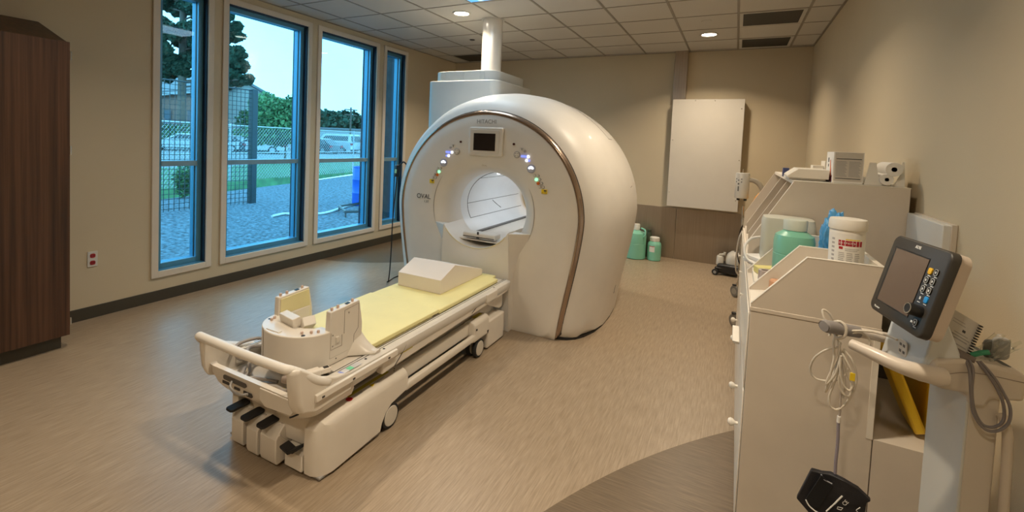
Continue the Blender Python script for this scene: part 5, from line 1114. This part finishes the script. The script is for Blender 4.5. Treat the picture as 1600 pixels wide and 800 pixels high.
b.tube([V(x, y, 1.8535) for x, y in ((1344, 793), (1338, 797), (1340, 800))], .0010, n=5)
b.ob('white_print', mat('white_ink', (.8, .8, .78)), cuff, smooth=False)
# ================================================================== OUTSIDE THE WINDOWS
ZG = -.15
gravel = mat('gravel', (.105, .135, .165), .9, var=.85, nscale=16., bump=.9, bscale=22)
grassm = mat('lawn_grass', (.055, .15, .055), .9, var=.35, nscale=3., bump=.5, bscale=40)
asph = mat('pale_asphalt', (.22, .22, .22), .9, var=.1, nscale=2.)
def slab(name, poly, m, z):
    b_ = B(); b_.prism([(x, y, ZG-.3) for x, y in poly], (0, 0, z-ZG+.3)); o_ = b_.ob(name, m, smooth=False); o_['kind'] = 'structure'
slab('gravel_ground', [(XL-.25, -6), (XL-.25, 40), (-30, 60), (-14, 12), (-9, -6)], gravel, ZG)
slab('lawn', [(-9, -6), (-12.2, 3), (-14.2, 7.35), (-15.3, 11.2), (-17, 15.3), (-21, 26), (-33, 60), (-34, 60), (-22, 14), (-22, -6)], grassm, ZG+.03)
slab('parking_lot', [(-22, -20), (-22, 18), (-27, 34), (-38, 62), (-90, 90), (-90, -20)], asph, ZG+.02)
slab('far_ground', [(-90, -60), (-90, 90), (-38, 62), (-27, 60), (-30, 160), (-200, 160), (-200, -60)], grassm, ZG+.01)
slab('exterior_strip', [(XL-.25, -6), (XL-.25, -30), (-90, -60), (-90, -20), (-22, -20), (-22, -6)], grassm, ZG)
def leaves(b_, c, rx, ry, rz, n, s, rnd):
    for _ in range(n):
        while True:
            p = Vector((rnd.uniform(-1, 1), rnd.uniform(-1, 1), rnd.uniform(-1, 1)))
            if .25 < p.length < 1: break
        q = Vector((c[0]+p.x*rx, c[1]+p.y*ry, c[2]+p.z*rz)); u = Vector((rnd.gauss(0, 1), rnd.gauss(0, 1), rnd.gauss(0, 1))).normalized(); w = u.orthogonal().normalized(); k = s*rnd.uniform(.6, 1.3)
        b_.quad(q-u*k-w*k*.5, q+u*k-w*k*.5, q+u*k*.8+w*k*.5, q-u*k*.8+w*k*.5)
leafm = mat('leaf_green', (.06, .14, .04), .7, var=.35, nscale=1.2); pinem = mat('pine_needles', (.020, .055, .028), .8, var=.35, nscale=.8)
bark = mat('bark', (.14, .10, .075), .9, var=.3, nscale=8, bump=.5)
def W_(px, py, q): return at_q(px, py, q)
def base_at(px, q): p = at_q(px, 220, q); return Vector((p.x, p.y, ZG))
rnd = random.Random(4)
# pine
def pine(px, q, label, hh, tr, blobs):
    b0 = base_at(px, q); t = thing('pine_tree', label, 'tree', b0, None)
    B().tube([b0, b0+Vector((.1, 0, hh*.5)), b0+Vector((0, 0, hh))], [tr, tr*.75, tr*.3], n=12).ob('trunk', bark, t)
    b_ = B(); br = B()
    for bx, by, r_ in blobs:
        c = W_(bx, by, q + rnd.uniform(-2.2, 2.2)); rr = r_/CAM_F*q
        for _ in range(6):
            o_ = Vector((rnd.uniform(-1, 1), rnd.uniform(-1, 1), rnd.uniform(-.6, .6)))*rr*.55
            leaves(b_, c+o_, rr*.62, rr*.62, rr*.36, 330, .20, rnd)
        br.tube([Vector((b0.x, b0.y, c.z-.6)), c], .09, n=6, smooth=0)
    b_.ob('foliage', pinem, t, smooth=False); br.ob('branches', bark, t)
pine(283, 46, 'tall dark pine tree beyond the parked cars, seen in the left two windows', 24, .42,
     [(262, -60, 40), (300, -70, 45), (340, -60, 40), (262, 12, 22), (250, 35, 18), (270, 55, 24), (300, 5, 24), (305, 45, 20), (255, 75, 18), (275, 95, 22), (252, 105, 14), (300, 92, 20), (315, 20, 22), (312, 70, 20), (335, 10, 22), (340, 45, 20),
      (262, -5, 22), (285, -20, 24), (290, 70, 16), (262, 100, 16), (285, 112, 12), (320, 45, 18),
      (330, 95, 20), (356, 22, 16), (362, 55, 22), (360, 85, 24), (368, 40, 10), (376, 82, 12), (372, 103, 18), (366, 122, 18), (385, 124, 12), (352, 130, 14), (345, 110, 18), (258, 120, 12)])
def bush(name, px, q, w_, h_, label, n=2600, s=.09, m=leafm, trunk=0., group=None, z0=0.):
    b0 = base_at(px, q); t = thing(name, label, 'tree' if 'tree' in name else 'shrub', b0, group); b_ = B()
    for _ in range(9):
        o_ = Vector((rnd.uniform(-1, 1)*w_*.32, rnd.uniform(-1, 1)*w_*.32, z0 + trunk + h_*rnd.uniform(.2, .75))); leaves(b_, b0+o_, w_*.28, w_*.28, h_*.24, n//9, s, rnd)
    b_.ob('foliage', m, t, smooth=False)
    B().tube([b0, b0+Vector((.05, 0, trunk+h_*.4)), b0+Vector((0, .05, trunk+h_*.7))], [max(.04, w_*.02), .03, .01], n=8).ob('trunk', bark, t)
bush('leafy_shrub', 288, 11.9, .62, .95, 'young green shrub on the gravel seen in the lower left window', 1500, .028, leafm)
bush('round_tree', 446, 27.5, 3.4, 3.2, 'round light green tree on the lawn behind the chain-link fence', 5200, .10, mat('light_leaf', (.10, .21, .07), .7, var=.3, nscale=1.2), trunk=.9)
bush('tall_tree', 424, 52, 6.5, 5.8, 'loose green tree beside the gabled pale building', 4200, .17, leafm)
for i, (px, q, w_, h_) in enumerate(((255, 44, 5, 2.3), (285, 44, 5, 2.2), (315, 43, 5, 2.3), (350, 42, 5, 2.0), (380, 42, 5, 2.1), (412, 41, 4, 1.9))):
    bush('hedge_shrub', px, q, w_, h_, ('leftmost', 'second', 'third', 'fourth', 'fifth', 'rightmost')[i] + ' of the hedge shrubs behind the parked cars', 2200, .12, leafm, group='hedge shrubs behind the parked cars')
for i, px in enumerate((496, 516, 536, 562, 586, 610)):
    bush('treeline_tree', px, 118+3*(i % 2), 14, 8.5-(i % 2), ('leftmost', 'second', 'third', 'fourth', 'fifth', 'rightmost')[i] + ' of the distant dark trees on the horizon', 2200, .55, pinem, group='distant trees on the horizon')
# buildings
brickm = mat('brown_brick', (.21, .115, .085), .85, var=.25, nscale=20); palew = mat('pale_siding', (.42, .40, .36), .8, var=.03); roofm = mat('grey_shingle', (.20, .20, .21), .8, var=.15, nscale=8)
fascia = mat('white_fascia', (.42, .42, .41), .6)
D_ = Vector((-.88, .47, 0))
b1 = thing('brick_building', 'low brown brick building with grey roof behind the pine tree', 'building', base_at(275, 60))
q = 60; bw = [W_(x, y, q) for x, y in ((195, 152), (322, 141))]; g0, g1 = base_at(195, q), base_at(322, q)
B().rings([[g0, g1, bw[1], bw[0]], [p + D_*14 for p in (g0, g1, bw[1], bw[0])]]).ob('walls', brickm, b1, smooth=False)
r0_, r1_ = W_(190, 150, q-.6), W_(326, 139, q-.6); k0, k1 = W_(200, 118, q+6), W_(318, 112, q+6)
B().rings([[r0_, r1_, k1, k0], [p + Vector((0, 0, .25)) for p in (r0_, r1_, k1, k0)]]).ob('roof', roofm, b1, smooth=False)
B().rings([[r0_, r1_, r1_-Vector((0, 0, .35)), r0_-Vector((0, 0, .35))], [p - D_*.1 for p in (r0_, r1_, r1_-Vector((0, 0, .35)), r0_-Vector((0, 0, .35)))]]).ob('fascia', fascia, b1, smooth=False)
for px in (262, 298):
    c0_, c1_ = W_(px-5, 172, q-.1), W_(px+5, 172, q-.1); B().rings([[c0_, c1_, c1_-Vector((0, 0, 1.9)), c0_-Vector((0, 0, 1.9))], [p - D_*.06 for p in (c0_, c1_, c1_-Vector((0, 0, 1.9)), c0_-Vector((0, 0, 1.9)))]]).ob('door' if px > 280 else 'window', mat('dark_glass', (.05, .07, .09), .2), b1, smooth=False)
b2 = thing('gabled_building', 'pale gabled building with sloping roof seen in the second window', 'building', base_at(385, 66))
q = 66; gb_ = [base_at(325, q), base_at(421, q)] + [W_(x, y, q) for x, y in ((421, 151), (383, 130), (325, 158))]
B().rings([gb_, [p + D_*18 for p in gb_]]).ob('front_wall', palew, b2, smooth=False)
gc_ = [base_at(421, q+.5), base_at(446, q+.5), W_(446, 166, q+.5), W_(421, 152, q+.5)]
B().rings([gc_, [p + D_*17 for p in gc_]]).ob('side_wing', brickm, b2, smooth=False)
rl = [W_(383, 128, q-.6), W_(449, 166, q-.6)]; B().rings([[rl[0], rl[1], rl[1]+Vector((0, 0, .35)), rl[0]+Vector((0, 0, .35))], [p + D_*19 for p in (rl[0], rl[1], rl[1]+Vector((0, 0, .35)), rl[0]+Vector((0, 0, .35)))]]).ob('roof', roofm, b2, smooth=False)
rl = [W_(383, 128, q-.6), W_(320, 161, q-.6)]; B().rings([[rl[0], rl[1], rl[1]+Vector((0, 0, .35)), rl[0]+Vector((0, 0, .35))], [p + D_*19 for p in (rl[0], rl[1], rl[1]+Vector((0, 0, .35)), rl[0]+Vector((0, 0, .35)))]]).ob('roof', roofm, b2, smooth=False)
b3 = thing('long_white_building', 'long low white building on the horizon beyond the parking lot', 'building', base_at(530, 92))
q = 92; w0 = [base_at(470, q), base_at(640, q), W_(640, 206, q), W_(470, 199, q)]
B().rings([w0, [p + D_*10 for p in w0]]).ob('walls', fascia, b3, smooth=False)
w1 = [W_(470, 197.5, q-.4), W_(640, 204.5, q-.4), W_(640, 207, q-.4), W_(470, 200, q-.4)]; B().rings([w1, [p + D_*11 for p in w1]]).ob('roof', roofm, b3, smooth=False)
# utility pole
up_ = thing('utility_pole', 'thin wooden utility pole with crossarms in the distance', 'utility pole', base_at(547, 80))
pb0 = base_at(547, 80); pt = W_(547, 168, 80); B().tube([pb0, Vector((pb0.x, pb0.y, pt.z))], .14, smooth=0).ob('pole', bark, up_)
for dz in (.4, 1.3): B().tube([Vector((pb0.x-.5, pb0.y-.95, pt.z-dz)), Vector((pb0.x+.5, pb0.y+.95, pt.z-dz))], .09, smooth=0).ob('crossarm', bark, up_)
# cars
def car(px, q, ang, L, Wd, Hh, paint, label, suv=False):
    c = base_at(px, q); f = Vector((math.cos(ang), math.sin(ang), 0)); s = Vector((-f.y, f.x, 0))
    t = thing('car', label, 'car', c, 'cars parked beyond the fence'); g = .18
    def P(a, h, w): return c + f*(a*L/2) + UP*(h*Hh+.0) + s*(w*Wd/2)
    if suv: low_ = [(-1, .22), (-1, .58), (-.96, .62), (.50, .62), (.97, .55), (1, .40), (1, .22)]; top = [(-.98, .60), (-.93, .95), (-.86, 1.0), (.22, 1.0), (.34, .95), (.56, .60)]
    else: low_ = [(-1, .22), (-1, .58), (-.95, .66), (-.62, .66), (.42, .66), (.95, .52), (1, .42), (1, .22)]; top = [(-.80, .62), (-.45, .97), (-.35, 1.0), (.02, 1.0), (.12, .97), (.46, .62)]
    B().rings([[P(a, h, w*(1 if k else .94)) for a, h in low_] for w, k in ((-1, 0), (-.92, 1), (.92, 1), (1, 0))]).ob('car_body', paint, t, bevel=.05)
    B().rings([[P(a, h, w*(.92 - .16*(h-.6)/.4)) for a, h in top] for w in (-1, 1)]).ob('cabin', paint, t, bevel=.04)
    gl_ = mat('car_glass', (.02, .03, .035), .1)
    wn_ = [(-.86, .66), (-.84, .90), (.20, .90), (.42, .66)] if suv else [(-.62, .69), (-.42, .92), (.04, .92), (.34, .69)]
    for w in (-1, 1): 
        b_ = B(); b_.rings([[P(a, h, w*(.935 - .16*(h-.6)/.4)) for a, h in wn_], [P(a, h, w*(.915 - .16*(h-.6)/.4)) for a, h in wn_]]); b_.ob('side_window', gl_, t, smooth=False)
    rw = [(-.985, .64), (-.945, .90)] if suv else [(-.80, .66), (-.50, .93)]
    b_ = B(); b_.rings([[P(rw[0][0], rw[0][1], -.7), P(rw[0][0], rw[0][1], .7), P(rw[1][0], rw[1][1], .66), P(rw[1][0], rw[1][1], -.66)], [P(rw[0][0]-.02, rw[0][1]+.01, -.7), P(rw[0][0]-.02, rw[0][1]+.01, .7), P(rw[1][0]-.02, rw[1][1]+.02, .66), P(rw[1][0]-.02, rw[1][1]+.02, -.66)]]); b_.ob('rear_window', gl_, t, smooth=False)
    for a in (-.62, .64):
        for w in (-1, 1):
            wc_ = P(a, 0, w*.90) + UP*.33; wh_ = B().lathe(wc_, [(.2, -.10), (.33, -.09), (.33, .09), (.2, .10)], 20, s).ob('wheel', BLACKR, t); B().lathe(wc_, [(.0005, -.11), (.21, -.11), (.21, .11), (.0005, .11)], 16, s).ob('hubcap', mat('hubcap', (.45, .46, .47), .3, metal=.6), wh_)
    for w in (-1, 1): b_ = B(); b_.obox(P(-.995, .50, w*.80), f*.05, s*.14, UP*.09); b_.ob('tail_lamp', RED, t, smooth=False)
cw, cd_ = mat('white_car_paint', (.50, .50, .50), .25, coat=.5), mat('dark_car_paint', (.04, .05, .06), .25, coat=.5)
car(285, 37, math.atan2(.80, .60)+PI, 4.7, 1.8, 1.42, cw, 'white sedan seen side-on in the left window')
car(352, 38, math.atan2(.35, .95)+PI, 4.5, 1.8, 1.40, cd_, 'dark sedan at the left edge of the second window')
car(398, 38, math.atan2(.70, .72)+PI, 4.7, 1.8, 1.42, cw, 'white sedan behind the dark fence post')
car(524, 47, math.atan2(.35, -.93)+.5, 5.1, 2.0, 1.9, cw, 'white sport utility car in the third window', True)
car(497, 44, math.atan2(.30, -.95)+.4, 4.4, 1.8, 1.42, cd_, 'dark blue sedan left of the white utility car')
car(562, 48, math.atan2(.35, -.93)+.3, 4.6, 1.8, 1.6, cd_, 'dark car right of the white utility car')
# chain-link fence
galv = mat('galvanised_steel', (.42, .44, .45), .4, metal=.6)
cl = thing('chain_link_fence', 'long galvanised chain-link fence along the lawn edge', 'fence', (-15.3, 11.2, ZG))
path = [(-12.9, 4.0), (-14.29, 7.2), (-15.35, 9.96), (-15.9, 13.4), (-16.5, 16.97), (-17.1, 20.4), (-17.8, 24.0)]
for i, (x, y) in enumerate(path):
    B().tube([(x, y, ZG), (x, y, 1.86)], .032, n=10, smooth=0).ob('post', galv, cl)
b_ = B(); b_.tube([(x, y, 1.80) for x, y in path], .022, n=8, smooth=0); b_.ob('top_rail', galv, cl)
b_ = B(); b_.tube([(x, y, .85) for x, y in path], .016, n=8, smooth=0); b_.ob('mid_rail', galv, cl)
b_ = B()
for (xa, ya), (xb, yb2) in zip(path, path[1:]):
    Ls = math.hypot(xb-xa, yb2-ya); n_ = int(Ls/.14); Hf = 1.9
    for i in range(-int(Hf/.14), n_):
        for dr in (1, -1):
            s0 = i*.14; pts = []
            a0, a1 = max(0, s0), min(Ls, s0+Hf)
            if a1 <= a0: continue
            z0, z1 = (a0-s0, a1-s0)
            if dr < 0: z0, z1 = Hf-z0, Hf-z1
            e = [(xa+(xb-xa)*a/Ls, ya+(yb2-ya)*a/Ls, ZG+z) for a, z in ((a0, z0), (a1, z1))]; b_.tube(e, .006, n=3, smooth=0)
b_.ob('wire_mesh', galv, cl, smooth=False)
# near welded mesh panel with the heavy dark post
wm = thing('welded_mesh_fence', 'tall black welded wire fence panel ending at a heavy dark post', 'fence', (-10.5, 6, ZG))
dkm = mat('dark_green_steel', (.025, .04, .045), .5)
B().box((-10.57, 7.33, ZG), (-10.43, 7.47, 2.64)).ob('post', dkm, wm, bevel=.01)
b_ = B()
y = 1.5
while y < 7.33: b_.tube([(-10.5, y, ZG), (-10.5, y, 2.60)], .0075, n=4, smooth=0); y += .105
z = ZG+.05
while z < 2.6: b_.tube([(-10.5, 1.5, z), (-10.5, 7.4, z)], .0075, n=4, smooth=0); z += .105
b_.ob('wire_mesh', dkm, wm, smooth=False)
B().tube([(-10.5, 1.5, 2.61), (-10.5, 7.4, 2.61)], .014, n=8, smooth=0).ob('top_wire', dkm, wm)
B().box((-10.57, 1.45, ZG), (-10.43, 1.58, 2.64)).ob('post', dkm, wm, bevel=.01)
# barrel and yard things
bb_ = thing('blue_barrel', 'tall bright blue plastic barrel on the gravel outside the third window', 'barrel', (-8.42, 9.05, ZG))
B().lathe((-8.42, 9.05, ZG), [(.0005, 0), (.25, 0), (.27, .03), (.27, .30), (.28, .32), (.27, .34), (.27, .64), (.28, .66), (.27, .68), (.27, .92), (.25, .96), (.0005, .96)], 32).ob('drum', mat('barrel_blue', (.015, .13, .62), .4), bb_)
B().lathe((-8.42, 9.05, ZG), [(.255, .955), (.262, .96), (.262, .985), (.24, .985), (.24, .965)], 32).ob('rim', mat('barrel_blue', (.015, .13, .62)), bb_)
hz0 = [at_z(px, py, ZG+.03) for px, py in ((425, 338), (445, 334), (462, 335), (480, 331), (498, 334), (515, 331), (530, 326), (545, 321), (562, 318))]
tag(B().tube(hz0, .028, n=8).ob('garden_hose', mat('white_hose', (.75, .76, .76), .5)), 'white hose snaking over the gravel to the blue barrel', 'hose')
tr_ = thing('metal_frame', 'low rusty metal frame lying on the gravel by the blue barrel', 'frame', at_z(545, 330, ZG))
P4 = [at_z(px, py, ZG+.12) for px, py in ((530, 322), (562, 318), (575, 330), (540, 331))]
B().tube(P4+[P4[0]], .03, n=8, smooth=0).ob('frame_bar', mat('dark_steel', (.12, .12, .12), .5), tr_)
b_ = B()
for p in P4: b_.tube([p, Vector((p.x, p.y, ZG))], .02, n=6, smooth=0)
b_.ob('foot', mat('dark_steel', (.12, .12, .12)), tr_)
# brick pier outside the last window
pr_ = B(); pr_.box((XL-.50, 5.875, ZG), (XL-.26, 6.5, ZC+.2)); o_ = pr_.ob('brick_pier', mat('dark_brick', (.055, .045, .045), .85, var=.4, nscale=14), smooth=False); o_['kind'] = 'structure'
